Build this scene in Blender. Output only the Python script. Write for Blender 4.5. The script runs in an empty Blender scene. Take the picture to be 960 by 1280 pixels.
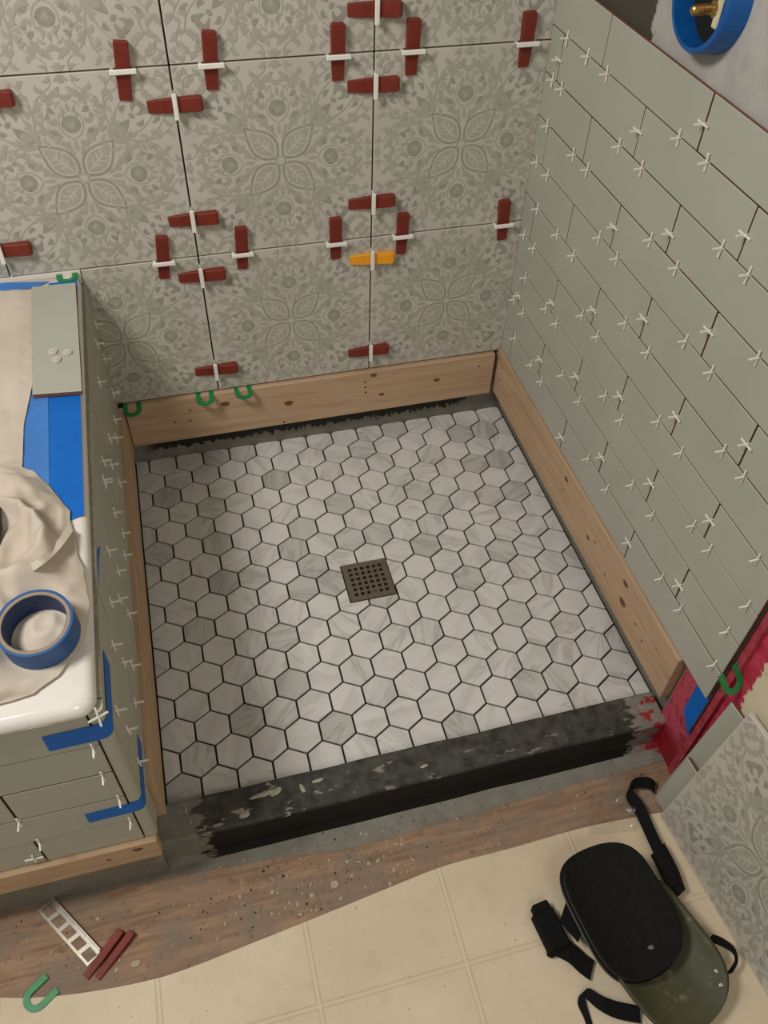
import bpy, bmesh, math, random
from mathutils import Vector, Matrix
from mathutils import noise as mnoise
random.seed(7)
sc = bpy.context.scene
COL = sc.collection

# ------------------------------------------------------------------ camera
F = 1041.08
CAM = Vector((0.19367, -1.65225, 1.55184))
RR = (Vector((0.96672983, -0.25437434, 0.02696539)),      # right
      Vector((-0.17067443, -0.71994723, -0.67271556)),    # down
      Vector((0.19053523, 0.6457319, -0.73940966)))       # forward
cam = bpy.data.cameras.new('camera')
cam.sensor_fit = 'VERTICAL'; cam.sensor_height = 24.0; cam.lens = 24.0 * F / 1280.0
cam.clip_start = 0.02
camo = bpy.data.objects.new('camera', cam); COL.objects.link(camo)
M = Matrix.Identity(4)
for i in range(3):
    M[i][0] = RR[0][i]; M[i][1] = -RR[1][i]; M[i][2] = -RR[2][i]; M[i][3] = CAM[i]
camo.matrix_world = M
sc.camera = camo

# ------------------------------------------------------------------ world, lights, exposure
w = bpy.data.worlds.new('room_ambience'); sc.world = w; w.use_nodes = True
bg = w.node_tree.nodes['Background']
bg.inputs[0].default_value = (1.0, 0.97, 0.93, 1); bg.inputs[1].default_value = 0.20

def area(name, loc, target, size, power, col):
    l = bpy.data.lights.new(name, 'AREA'); l.shape = 'DISK'; l.size = size; l.energy = power; l.color = col
    o = bpy.data.objects.new(name, l); COL.objects.link(o); o.location = loc
    o.rotation_euler = (Vector(target) - Vector(loc)).to_track_quat('-Z', 'Y').to_euler()
    return o
area('ceiling_lamp_light', (-0.80, -1.10, 2.35), (0.5, -0.6, 0.2), 0.50, 33.0, (1.0, 0.97, 0.93))
area('front_fill_light', (0.45, -2.6, 2.20), (0.8, -0.5, 0.5), 0.7, 8.0, (1.0, 0.97, 0.93))  # unseen fill light behind the camera, for no known fixture

vs = sc.view_settings
vs.view_transform = 'Standard'; vs.look = 'None'; vs.gamma = 1.0; vs.use_curve_mapping = False
vs.exposure = 0.0

# ------------------------------------------------------------------ helpers
def ray(u, v):
    return RR[0] * ((u - 480) / F) + RR[1] * ((v - 640) / F) + RR[2]
def onz(u, v, z=0.0):
    d = ray(u, v); return CAM + d * ((z - CAM.z) / d.z)
def ony(u, v, y):
    d = ray(u, v); return CAM + d * ((y - CAM.y) / d.y)
def onx(u, v, x):
    d = ray(u, v); return CAM + d * ((x - CAM.x) / d.x)

def srgb(r, g, b):
    f = lambda c: ((c / 255.0) / 12.92) if c / 255.0 <= 0.04045 else (((c / 255.0) + 0.055) / 1.055) ** 2.4
    return (f(r), f(g), f(b), 1)

class NT:
    """small node-tree writer"""
    def __init__(s, name):
        m = bpy.data.materials.new(name); m.use_nodes = True
        s.m = m; s.t = m.node_tree; s.n = s.t.nodes; s.l = s.t.links
        s.b = s.n['Principled BSDF']
        tc = s.n.new('ShaderNodeTexCoord'); s.obj = tc.outputs['Object']
        s.pos = s.n.new('ShaderNodeNewGeometry').outputs['Position']
    def new(s, t): return s.n.new(t)
    def set(s, sock, v):
        if hasattr(v, 'node'): s.l.new(v, sock)
        else: sock.default_value = v
    def math(s, op, a, b=0.0, clamp=False):
        n = s.new('ShaderNodeMath'); n.operation = op; n.use_clamp = clamp
        s.set(n.inputs[0], a); s.set(n.inputs[1], b); return n.outputs[0]
    def vmath(s, op, a, b):
        n = s.new('ShaderNodeVectorMath'); n.operation = op
        s.set(n.inputs[0], a); s.set(n.inputs[1], b); return n.outputs[0]
    def xyz(s, v):
        n = s.new('ShaderNodeSeparateXYZ'); s.l.new(v, n.inputs[0]); return n.outputs
    def noise(s, v, scale, detail=4, rough=0.55, dist=0.0):
        n = s.new('ShaderNodeTexNoise'); s.l.new(v, n.inputs['Vector'])
        n.inputs['Scale'].default_value = scale; n.inputs['Detail'].default_value = detail
        n.inputs['Roughness'].default_value = rough; n.inputs['Distortion'].default_value = dist
        return n.outputs[0]
    def ramp(s, fac, stops):
        n = s.new('ShaderNodeValToRGB'); s.set(n.inputs[0], fac)
        el = n.color_ramp.elements
        while len(el) < len(stops): el.new(0.5)
        for e, (p, c) in zip(el, stops):
            e.position = p; e.color = c if len(c) == 4 else (*c, 1)
        return n.outputs[0]
    def step(s, v, a, b):
        n = s.new('ShaderNodeMapRange'); n.interpolation_type = 'SMOOTHSTEP'
        s.set(n.inputs[0], v); n.inputs[1].default_value = a; n.inputs[2].default_value = b
        return n.outputs[0]
    def mix(s, fac, a, b):
        n = s.new('ShaderNodeMix'); n.data_type = 'RGBA'
        s.set(n.inputs[0], fac); s.set(n.inputs[6], a); s.set(n.inputs[7], b); return n.outputs[2]
    def mapping(s, v, scale=(1, 1, 1), loc=(0, 0, 0)):
        n = s.new('ShaderNodeMapping'); s.l.new(v, n.inputs[0])
        n.inputs['Scale'].default_value = scale; n.inputs['Location'].default_value = loc
        return n.outputs[0]
    def bump(s, h, strength=0.3, dist=0.002):
        n = s.new('ShaderNodeBump'); n.inputs['Strength'].default_value = strength
        n.inputs['Distance'].default_value = dist; s.set(n.inputs['Height'], h)
        s.l.new(n.outputs[0], s.b.inputs['Normal'])
    def out(s, col, rough=0.5, spec=0.5, metal=0.0):
        s.set(s.b.inputs['Base Color'], col); s.set(s.b.inputs['Roughness'], rough)
        s.b.inputs['Specular IOR Level'].default_value = spec
        s.b.inputs['Metallic'].default_value = metal
        return s.m

def simple(name, c, rough=0.5, var=0.08, scale=40, spec=0.5, metal=0.0, bump=0.0):
    t = NT(name); n = t.noise(t.obj, scale)
    lo = tuple(x * (1 - var) for x in c[:3]) + (1,); hi = tuple(min(1, x * (1 + var)) for x in c[:3]) + (1,)
    col = t.ramp(n, [(0.3, lo), (0.7, hi)])
    if bump: t.bump(n, bump, 0.001)
    return t.out(col, rough, spec, metal)

def mesh_obj(name, bm, mats, parent=None, smooth=False):
    me = bpy.data.meshes.new(name); bm.to_mesh(me); bm.free()
    for m in (mats if isinstance(mats, (list, tuple)) else [mats]): me.materials.append(m)
    if smooth:
        for p in me.polygons: p.use_smooth = True
    o = bpy.data.objects.new(name, me); COL.objects.link(o)
    if parent is not None: o.parent = parent
    return o
def link_mesh(name, me, parent=None):
    o = bpy.data.objects.new(name, me); COL.objects.link(o)
    if parent is not None: o.parent = parent
    return o
def empty(name, loc=(0, 0, 0)):
    o = bpy.data.objects.new(name, None); COL.objects.link(o); o.location = loc
    o.empty_display_size = 0.02; return o
def tag(o, label, cat, group=None, kind=None):
    o['label'] = label; o['category'] = cat
    if group: o['group'] = group
    if kind: o['kind'] = kind
    return o
def box(bm, x0, x1, y0, y1, z0, z1, bev=0.0, seg=1, mat=0):
    r = bmesh.ops.create_cube(bm, size=1.0)
    vsx = r['verts']
    for v in vsx:
        v.co = Vector(((x0 + x1) / 2 + v.co.x * (x1 - x0), (y0 + y1) / 2 + v.co.y * (y1 - y0), (z0 + z1) / 2 + v.co.z * (z1 - z0)))
    fs = {f for v in vsx for f in v.link_faces}
    for f in fs: f.material_index = mat
    if bev:
        es = {e for v in vsx for e in v.link_edges}
        bmesh.ops.bevel(bm, geom=list(es), offset=bev, segments=seg, affect='EDGES', profile=0.5)
    return bm
def quick_box(name, dims, m, parent=None, bev=0.0, seg=1):
    bm = bmesh.new(); box(bm, *dims, bev=bev, seg=seg); return mesh_obj(name, bm, m, parent)
def prism(bm, poly, z0, z1, bev=0.0, mat=0):
    """vertical prism from a ccw polygon, chamfered top edge"""
    n = len(poly)
    def ring(p, z): return [bm.verts.new((x, y, z)) for x, y in p]
    if bev:
        cx = sum(p[0] for p in poly) / n; cy = sum(p[1] for p in poly) / n
        ins = []
        for x, y in poly:
            d = math.hypot(x - cx, y - cy) or 1; k = max(0, 1 - bev / d); ins.append((cx + (x - cx) * k, cy + (y - cy) * k))
        rs = [ring(poly, z0), ring(poly, z1 - bev), ring(ins, z1)]
    else: rs = [ring(poly, z0), ring(poly, z1)]
    for a, b in zip(rs, rs[1:]):
        for i in range(n):
            f = bm.faces.new((a[i], a[(i + 1) % n], b[(i + 1) % n], b[i])); f.material_index = mat
    f = bm.faces.new(rs[-1]); f.material_index = mat
    f = bm.faces.new(list(reversed(rs[0]))); f.material_index = mat
    return bm
def tube(bm, pts, r, n=8, cap=True, radii=None):
    rings = []
    for i, p in enumerate(pts):
        p = Vector(p); a = Vector(pts[max(0, i - 1)]); b = Vector(pts[min(len(pts) - 1, i + 1)])
        t = (b - a).normalized(); u = t.orthogonal().normalized()
        if rings:
            u = (pu - t * pu.dot(t)).normalized()
        pu = u; v = t.cross(u); rr = radii[i] if radii else r
        rings.append([bm.verts.new(p + (u * math.cos(2 * math.pi * k / n) + v * math.sin(2 * math.pi * k / n)) * rr) for k in range(n)])
    for a, b in zip(rings, rings[1:]):
        for k in range(n): bm.faces.new((a[k], a[(k + 1) % n], b[(k + 1) % n], b[k]))
    if cap:
        bm.faces.new(list(reversed(rings[0]))); bm.faces.new(rings[-1])
    return bm
def catmull(pts, sub=6):
    P = [Vector(p) for p in pts]; out = []
    for i in range(len(P) - 1):
        p0 = P[max(i - 1, 0)]; p1 = P[i]; p2 = P[i + 1]; p3 = P[min(i + 2, len(P) - 1)]
        for k in range(sub):
            t = k / sub
            out.append(0.5 * ((2 * p1) + (p2 - p0) * t + (2 * p0 - 5 * p1 + 4 * p2 - p3) * t * t + (3 * p1 - p0 - 3 * p2 + p3) * t ** 3))
    out.append(P[-1]); return out
def ribbon(bm, pts, wvec, thick, sub=5):
    """band with thickness along a smooth path; wvec: half-width vector or list of them"""
    C = catmull(pts, sub); n = len(C)
    W = [Vector(x) for x in wvec] if isinstance(wvec, list) else [Vector(wvec)] * len(pts)
    Wc = catmull(W, sub); rings = []
    for i in range(n):
        t = (C[min(i + 1, n - 1)] - C[max(i - 1, 0)]).normalized(); nn = t.cross(Wc[i]).normalized() * thick / 2
        a, b = C[i] - Wc[i], C[i] + Wc[i]
        rings.append([bm.verts.new(q) for q in (a - nn, b - nn, b + nn, a + nn)])
    for a, b in zip(rings, rings[1:]):
        for k in range(4): bm.faces.new((a[k], a[(k + 1) % 4], b[(k + 1) % 4], b[k]))
    bm.faces.new(list(reversed(rings[0]))); bm.faces.new(rings[-1])
    bmesh.ops.recalc_face_normals(bm, faces=bm.faces)
    return bm

# ------------------------------------------------------------------ materials
def make_glaze():
    t = NT('grey_green_glaze'); n = t.noise(t.pos, 5.0, 3)
    f = t.noise(t.pos, 180, 2)
    col = t.ramp(n, [(0.3, srgb(169, 169, 154)), (0.7, srgb(177, 176, 162))])
    t.bump(f, 0.02, 0.001)
    return t.out(col, 0.42, 0.4)
GLAZE = make_glaze()
CLAY = simple('brick_brown_clay', srgb(116, 72, 56), 0.85, 0.15, 120)
def make_ceramic():
    t = NT('warm_grey_tile_ground'); n = t.noise(t.pos, 9.0, 4)
    col = t.ramp(n, [(0.3, srgb(188, 182, 168)), (0.7, srgb(200, 194, 181))])
    return t.out(col, 0.45, 0.4)
CERAM = make_ceramic()
def make_print(name, a, b):
    t = NT(name); n = t.noise(t.pos, 70.0, 3)
    return t.out(t.ramp(n, [(0.3, srgb(*a)), (0.7, srgb(*b))]), 0.45, 0.4)
PR_MID = make_print('scroll_print_grey', (166, 162, 148), (177, 173, 159))
PR_DARK = make_print('palmette_print_grey', (148, 145, 132), (162, 158, 146))
PR_LITE = make_print('outline_print_pale', (188, 182, 166), (198, 192, 177))

def make_marble():
    t = NT('white_grey_marble')
    oi = t.new('ShaderNodeObjectInfo').outputs['Random']
    wn = t.new('ShaderNodeTexWhiteNoise'); wn.noise_dimensions = '1D'; t.l.new(oi, wn.inputs['W'])
    sh = t.vmath('SCALE', wn.outputs['Color'], (0, 0, 0)); sh.node.inputs[3].default_value = 9.0
    v = t.vmath('ADD', t.obj, sh)
    vr = t.new('ShaderNodeVectorRotate'); vr.rotation_type = 'Z_AXIS'; t.l.new(v, vr.inputs[0])
    t.l.new(t.math('MULTIPLY', oi, 6.28), vr.inputs['Angle'])
    st = t.mapping(vr.outputs[0], (6, 26, 10))
    a = t.noise(st, 1.3, 4, 0.55, 1.2)
    vein = t.ramp(a, [(0.50, (0, 0, 0)), (0.60, (1, 1, 1)), (0.66, (0.15, 0.15, 0.15))])
    b = t.noise(t.mapping(vr.outputs[0], (10, 30, 10)), 1.0, 3, 0.5, 0.4)
    cloud = t.step(b, 0.42, 0.70)
    grade = t.step(wn.outputs['Value'], 0.66, 1.1)
    base = t.mix(grade, srgb(217, 212, 206), srgb(182, 179, 172))
    c1 = t.mix(t.math('MULTIPLY', cloud, 0.32), base, srgb(168, 165, 157))
    c2 = t.mix(t.math('MULTIPLY', vein, t.math('MULTIPLY', wn.outputs['Value'], 0.6)), c1, srgb(146, 143, 137))
    return t.out(c2, 0.32, 0.45)
MARBLE = make_marble()
GROUT_BED = simple('dark_thinset_bed', srgb(26, 21, 17), 0.95, 0.25, 60)
def make_wood(name, axis):
    t = NT(name)
    sc3 = {'x': (1.2, 22, 22), 'y': (22, 1.2, 22)}[axis]
    warp = t.noise(t.obj, 3.0, 3)
    n1 = t.noise(t.mapping(t.obj, sc3), 2.4, 5, 0.6, 0.9)
    n2 = t.noise(t.mapping(t.obj, tuple(k * 4 for k in sc3)), 3.0, 3)
    c = t.ramp(n1, [(0.25, srgb(166, 134, 104)), (0.5, srgb(188, 158, 126)), (0.75, srgb(198, 172, 142))])
    c = t.mix(t.step(n2, 0.55, 0.8), c, srgb(166, 134, 102))
    c = t.mix(t.math('MULTIPLY', t.step(warp, 0.5, 0.75), 0.25), c, srgb(162, 132, 104))
    t.bump(n1, 0.12, 0.001)
    return t.out(c, 0.7, 0.25)
PINE_X = make_wood('pine_lumber_along_wall', 'x'); PINE_Y = make_wood('pine_lumber_along_side', 'y')
KNOT = simple('pine_knot_brown', srgb(112, 72, 42), 0.75, 0.3, 200)
HOLE = simple('nail_hole_dark', srgb(52, 32, 20), 0.8, 0.2, 200)
RED = simple('brick_red_plastic', srgb(120, 46, 33), 0.55, 0.10, 60, 0.3)
YELLOW = simple('amber_yellow_plastic', srgb(240, 160, 24), 0.4, 0.05, 60)
WHITE_PL = simple('white_plastic', srgb(236, 232, 220), 0.4, 0.04, 60)
GREEN = simple('green_plastic', srgb(14, 128, 66), 0.35, 0.10, 80)
def make_tape():
    t = NT('blue_masking_tape'); n = t.noise(t.mapping(t.pos, (1, 1, 1)), 9, 4, 0.6)
    cr = t.noise(t.mapping(t.pos, (60, 8, 20)), 2, 3)
    c = t.ramp(n, [(0.3, srgb(6, 92, 176)), (0.7, srgb(14, 106, 196))])
    t.bump(cr, 0.15, 0.001)
    return t.out(c, 0.6, 0.3)
TAPE = make_tape()
TAPE_PALE = simple('faded_blue_masking_tape', srgb(62, 120, 190), 0.65, 0.12, 18)

# ------------------------------------------------------------------ key measures (metres)
XR = 0.985            # face of the grey tiles on the right wall
YB = 0.0              # face of the patterned tiles
XL = 0.0           # face of the grey tiles on the tub's shower side
YF = -1.040           # face of the grey tiles on the tub's front
ZP = -0.06            # subfloor in front of the shower
MX, MY = 1.018, 0.026  # membrane faces behind the boards
RIM = 0.58

def wall_mat_right():
    t = NT('grey_waterproof_board'); x, y, z = t.xyz(t.pos)
    n = t.noise(t.pos, 14, 5, 0.6); f = t.noise(t.pos, 60, 4)
    c = t.ramp(n, [(0.3, srgb(160, 157, 150)), (0.6, srgb(178, 174, 166)), (0.8, srgb(190, 186, 178))])
    # dark thinset smeared on the board above the tiles
    edge = t.math('ADD', y, t.math('MULTIPLY', t.math('SUBTRACT', f, 0.5), 0.09))
    patch = t.math('MULTIPLY', t.step(edge, -0.345, -0.335), t.step(z, 0.9, 0.91))
    rag = t.step(t.math('ADD', t.math('MULTIPLY', y, 0.55), t.math('ADD', z, t.math('MULTIPLY', t.math('SUBTRACT', f, 0.5), 0.05))), 0.90, 0.93)
    c = t.mix(patch, c, srgb(74, 70, 58))
    t.bump(f, 0.25, 0.002)
    return t.out(c, 0.75, 0.3)
def memb_mat(name):
    t = NT(name); x, y, z = t.xyz(t.pos)
    n = t.noise(t.pos, 25, 4)
    c = t.ramp(n, [(0.3, srgb(118, 115, 104)), (0.7, srgb(136, 132, 120))])
    return t, c, x, y, z

# ---- shower pan floor: bed + hexagon tiles
W = 0.07; SQ = math.sqrt(3) / 2 * W
FX0, FX1, FY0, FY1 = 0.003, 1.013, -0.948, 0.0245
floor = quick_box('floor', (-0.02, MX, -0.95, MY, -0.06, -0.0045), GROUT_BED)
tag(floor, 'shower floor of white marble hexagon tiles with dark open joints', 'floor', kind='structure')
DX0, DX1, DY0, DY1 = 0.4485, 0.5575, -0.5505, -0.4425
def clip_half(poly, a, b, c):
    out = []
    for i in range(len(poly)):
        p, q = poly[i], poly[(i + 1) % len(poly)]
        dp = a * p[0] + b * p[1] - c; dq = a * q[0] + b * q[1] - c
        if dp <= 0: out.append(p)
        if (dp < 0 < dq) or (dq < 0 < dp):
            k = dp / (dp - dq); out.append((p[0] + (q[0] - p[0]) * k, p[1] + (q[1] - p[1]) * k))
    return out
def area2(p): return sum(p[i][0] * p[(i + 1) % len(p)][1] - p[(i + 1) % len(p)][0] * p[i][1] for i in range(len(p))) / 2 if len(p) > 2 else 0
RH = (W - 0.0040) / math.sqrt(3)
HEXP = [(RH * math.cos(math.radians(30 + 60 * k)), RH * math.sin(math.radians(30 + 60 * k))) for k in range(6)]
bm = bmesh.new(); prism(bm, HEXP, -0.0045, 0.0, 0.0007)
HEXM = bpy.data.meshes.new('hexagon_tile'); bm.to_mesh(HEXM); bm.free(); HEXM.materials.append(MARBLE)
for r in range(0, 17):
    for c in range(-1, 16):
        cx = (c + (0.5 if r % 2 else 0.0)) * W; cy = -SQ * r
        poly = [(cx + x, cy + y) for x, y in HEXP]
        cl = poly
        for h in ((1, 0, FX1), (-1, 0, -FX0), (0, 1, FY1), (0, -1, -FY0)):
            cl = clip_half(cl, *h) if cl else cl
        if area2(cl) < 8e-5: continue
        jz = random.uniform(-0.0003, 0.0003)
        g = 0.0018
        hit = not (max(p[0] for p in cl) < DX0 - g or min(p[0] for p in cl) > DX1 + g or max(p[1] for p in cl) < DY0 - g or min(p[1] for p in cl) > DY1 + g)
        if not hit and abs(area2(cl) - area2(poly)) < 1e-7:
            o = link_mesh('hexagon_tile', HEXM, floor); o.location = (cx, cy, jz); continue
        pieces = [cl]
        if hit:
            pieces = []
            pieces.append(clip_half(cl, 1, 0, DX0 - g)); pieces.append(clip_half(cl, -1, 0, -(DX1 + g)))
            mid = clip_half(cl, 1, 0, DX1 + g); mid = clip_half(mid, -1, 0, -(DX0 - g)) if mid else mid
            if mid:
                pieces.append(clip_half(mid, 0, 1, DY0 - g)); pieces.append(clip_half(mid, 0, -1, -(DY1 + g)))
            pieces = [p for p in pieces if area2(p) > 2e-5]
            if not pieces: continue
        bm = bmesh.new()
        for p in pieces:
            prism(bm, [(x - cx, y - cy) for x, y in p], -0.0045, 0.0, 0.0 if len(pieces) > 1 else 0.0006)
        o = mesh_obj('hexagon_tile', bm, MARBLE, floor); o.location = (cx, cy, jz)

# ---- drain
STEEL = simple('brushed_dark_steel', srgb(150, 140, 124), 0.38, 0.10, 90, 0.5, 0.85)
BLACK = simple('hollow_shade_black', srgb(14, 12, 10), 0.9, 0.1)  # black standing in for the shade inside drain and valve hollows
dr = empty('floor_drain', ((DX0 + DX1) / 2, (DY0 + DY1) / 2, 0.0))
tag(dr, 'square brushed steel drain grate with small square holes, set in the hexagon floor', 'drain')
S = 0.0535; pitch = 0.0146; hs = 0.0042
cuts = [-S]
for k in range(6): cuts += [(k - 2.5) * pitch - hs, (k - 2.5) * pitch + hs]
cuts.append(S)
bm = bmesh.new(); G = {}
for zi, z in enumerate((-0.0022, 0.0012)):
    for i, x in enumerate(cuts):
        for j, y in enumerate(cuts): G[zi, i, j] = bm.verts.new((x, y, z))
N = len(cuts) - 1
solid = lambda i, j: 0 <= i < N and 0 <= j < N and not (i % 2 == 1 and j % 2 == 1)
for i in range(N):
    for j in range(N):
        if not solid(i, j): continue
        bm.faces.new((G[1, i, j], G[1, i + 1, j], G[1, i + 1, j + 1], G[1, i, j + 1]))
        bm.faces.new((G[0, i, j], G[0, i, j + 1], G[0, i + 1, j + 1], G[0, i + 1, j]))
        for (di, dj, a, b) in ((-1, 0, (i, j + 1), (i, j)), (1, 0, (i + 1, j), (i + 1, j + 1)), (0, -1, (i, j), (i + 1, j)), (0, 1, (i + 1, j + 1), (i, j + 1))):
            if not solid(i + di, j + dj):
                bm.faces.new((G[0, a[0], a[1]], G[0, b[0], b[1]], G[1, b[0], b[1]], G[1, a[0], a[1]]))
mesh_obj('grate', bm, STEEL, dr)
quick_box('shade_plate', (-S + 0.002, S - 0.002, -S + 0.002, S - 0.002, -0.0044, -0.0030), BLACK, dr)  # thin black plate, its colour gives the shade below the grate holes
quick_box('hole_plug', (0.5 * pitch - hs * 0.8, 0.5 * pitch + hs * 0.8, -2.5 * pitch - hs * 0.8, -2.5 * pitch + hs * 0.8, -0.0030, -0.0004), simple('mortar_crumb', srgb(88, 82, 72), 0.9), dr)

# ---- membrane skirts of the pan, the curb and the apron in front of it
def membrane_back():
    t, c, x, y, z = memb_mat('grey_membrane_with_black_thinset')
    f = t.noise(t.mapping(t.pos, (130, 20, 60)), 1.0, 4)
    lim = t.math('ADD', z, t.math('MULTIPLY', t.math('SUBTRACT', f, 0.5), 0.05))
    m = t.math('MULTIPLY', t.step(lim, 0.029, 0.033), t.step(x, 0.02, 0.07))
    m = t.math('MULTIPLY', m, t.math('SUBTRACT', 1.0, t.step(t.math('ADD', x, t.math('MULTIPLY', f, 0.16)), 0.975, 1.0)))
    c = t.mix(m, c, srgb(36, 34, 26)); t.bump(t.math('MULTIPLY', m, f), 0.5, 0.004)
    return t.out(c, 0.7, 0.4)
MB_BACK = membrane_back()
t_, c_, *_x = memb_mat('grey_membrane'); MEMB = t_.out(c_, 0.6, 0.4)
def quickwall(name, dims, m, label, cat='wall'):
    o = quick_box(name, dims, m); tag(o, label, cat, kind='structure'); return o
wall_back = quickwall('wall_back', (-1.55, 1.06, 0.0125, 0.12, 0.145, 2.3), simple('thinset_behind_tile', srgb(46, 42, 36), 0.95, 0.2, 60),
                      'back wall carrying large patterned floral tiles with open dark joints')
o = quick_box('pan_liner', (-0.015, 1.05, MY, 0.12, -0.06, 0.144), MB_BACK, wall_back)
o['label'] = 'grey liner below the back wall tiles, streaked with black thinset'
def curb_mat():
    t, c, x, y, z = memb_mat('black_coated_curb')
    f = t.noise(t.mapping(t.pos, (30, 90, 60)), 1.0, 5, 0.65); g = t.noise(t.pos, 45, 5, 0.6); h = t.noise(t.mapping(t.pos, (0.55, 1.5, 1)), 48, 4, 0.55)
    sl = t.math('ADD', x, t.math('MULTIPLY', t.math('SUBTRACT', f, 0.5), 0.12))
    # brushed black coat ends raggedly at both ends, further out on the front face
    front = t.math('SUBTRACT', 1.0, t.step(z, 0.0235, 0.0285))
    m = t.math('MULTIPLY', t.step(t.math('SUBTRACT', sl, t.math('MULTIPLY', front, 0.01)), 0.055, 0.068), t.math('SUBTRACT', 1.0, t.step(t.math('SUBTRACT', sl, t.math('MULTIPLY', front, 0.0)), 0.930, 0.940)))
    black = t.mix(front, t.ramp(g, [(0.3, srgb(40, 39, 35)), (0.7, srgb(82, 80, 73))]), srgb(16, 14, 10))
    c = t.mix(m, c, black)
    # white mortar smears on the top
    sm = t.math('MULTIPLY', t.step(h, 0.63, 0.67), t.step(z, 0.015, 0.028))
    sm = t.math('MULTIPLY', sm, t.math('SUBTRACT', 1.0, t.math('MULTIPLY', t.step(x, 0.25, 0.5), 0.55)))
    c = t.mix(t.math('MULTIPLY', sm, 0.8), c, srgb(164, 158, 142))
    # red sealer brushed at the right-hand end
    rd = t.math('MULTIPLY', t.step(t.math('ADD', x, t.math('MULTIPLY', t.math('SUBTRACT', g, 0.5), 0.18)), 0.955, 0.985), t.math('MAXIMUM', front, t.step(g, 0.52, 0.56)))
    c = t.mix(rd, c, srgb(150, 36, 46))
    t.bump(f, 0.3, 0.003)
    rough = t.math('SUBTRACT', 0.75, t.math('MULTIPLY', m, 0.2))
    return t.out(c, rough, 0.35)
bm = bmesh.new()
nx = 60
prof = [(-0.948, -0.06), (-0.944, 0.026), (-0.941, 0.030), (-1.006, 0.030), (-1.014, 0.024), (-1.017, -0.045), (-1.03, -0.0585), (-1.03, -0.0605), (-0.948, -0.0605)]
prof = [(-0.940, -0.06), (-0.940, 0.027), (-0.944, 0.030), (-1.008, 0.030), (-1.014, 0.024), (-1.017, -0.045), (-1.027, -0.0605)]
rings = []
for i in range(nx + 1):
    x = -0.012 + (0.9985 + 0.012) * i / nx
    rings.append([bm.verts.new((x, yy + 0.002 * mnoise.noise((x * 9, k * 3.1, 0)) * (1 if k not in (0,) else 0), zz + (0.0018 * mnoise.noise((x * 11, k * 2.3, 5)) if 0 < k < 5 else 0))) for k, (yy, zz) in enumerate(prof)])
for a, b in zip(rings, rings[1:]):
    for k in range(len(prof) - 1): bm.faces.new((a[k], a[k + 1], b[k + 1], b[k]))
    bm.faces.new((a[-1], a[0], b[0], b[-1]))
bm.faces.new(rings[0]); bm.faces.new(list(reversed(rings[-1])))
bmesh.ops.recalc_face_normals(bm, faces=bm.faces)
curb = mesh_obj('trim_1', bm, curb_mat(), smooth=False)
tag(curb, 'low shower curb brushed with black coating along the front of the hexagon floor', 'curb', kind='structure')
# the plain grey corner piece of liner left of the curb, under the left board
corner_l = quick_box('liner_fold', (-0.045, -0.012, -1.03, -0.99, -0.06, 0.006), MEMB, curb, bev=0.004)

def smear(u, v, rx, ry, rot, z=0.0304):
    p = onz(u, v, z); b = bmesh.new(); n = 16
    ring = [b.verts.new((rx * (1 + 0.28 * mnoise.noise((k * 0.9, u, v))) * math.cos(2 * math.pi * k / n), ry * (1 + 0.4 * mnoise.noise((k * 1.3, v, u))) * math.sin(2 * math.pi * k / n), 0.0)) for k in range(n)]
    c = b.verts.new((0, 0, 0.0016))
    for k in range(n): b.faces.new((ring[k], ring[(k + 1) % n], c))
    o = mesh_obj('mortar_smear', b, SMEAR, curb); o.location = (p.x, p.y, z + 0.0012); o.rotation_euler = (0, 0, rot); return o
SMEAR = simple('whitish_mortar', srgb(170, 164, 148), 0.85, 0.2, 120)
for a in ((330, 993, .028, .0045, 0.10), (345, 990, .012, .006, 0.5), (306, 1019, .010, .006, 0.2), (378, 986, .004, .010, 0.3), (397, 976, .011, .0035, 0.1), (232, 1012, .0018, .009, 0.0), (238, 1027, .0016, .007, 0.1), (530, 958, .008, .003, 0.2)): smear(*a)
def ply_mat():
    t = NT('stained_plywood'); n1 = t.noise(t.mapping(t.pos, (3, 34, 3)), 2.0, 5, 0.6, 0.8)
    n2 = t.noise(t.pos, 9, 5, 0.6); n3 = t.noise(t.pos, 55, 4, 0.6)
    c = t.ramp(n1, [(0.3, srgb(122, 98, 78)), (0.55, srgb(156, 126, 100)), (0.75, srgb(170, 142, 114))])
    c = t.mix(t.math('MULTIPLY', t.step(n2, 0.42, 0.60), 0.75), c, srgb(132, 118, 104))
    c = t.mix(t.math('MULTIPLY', t.step(n3, 0.58, 0.72), 0.5), c, srgb(92, 76, 62))
    c = t.mix(t.math('MULTIPLY', t.step(n3, 0.36, 0.28), 0.35), c, srgb(176, 162, 144))
    t.bump(n1, 0.25, 0.002)
    return t.out(c, 0.85, 0.2)
sub = quick_box('floor_subfloor', (-1.6, 1.06, -2.1, -0.95, -0.09, ZP), ply_mat())
tag(sub, 'bare stained plywood subfloor in front of the shower curb', 'floor', kind='structure')
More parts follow.
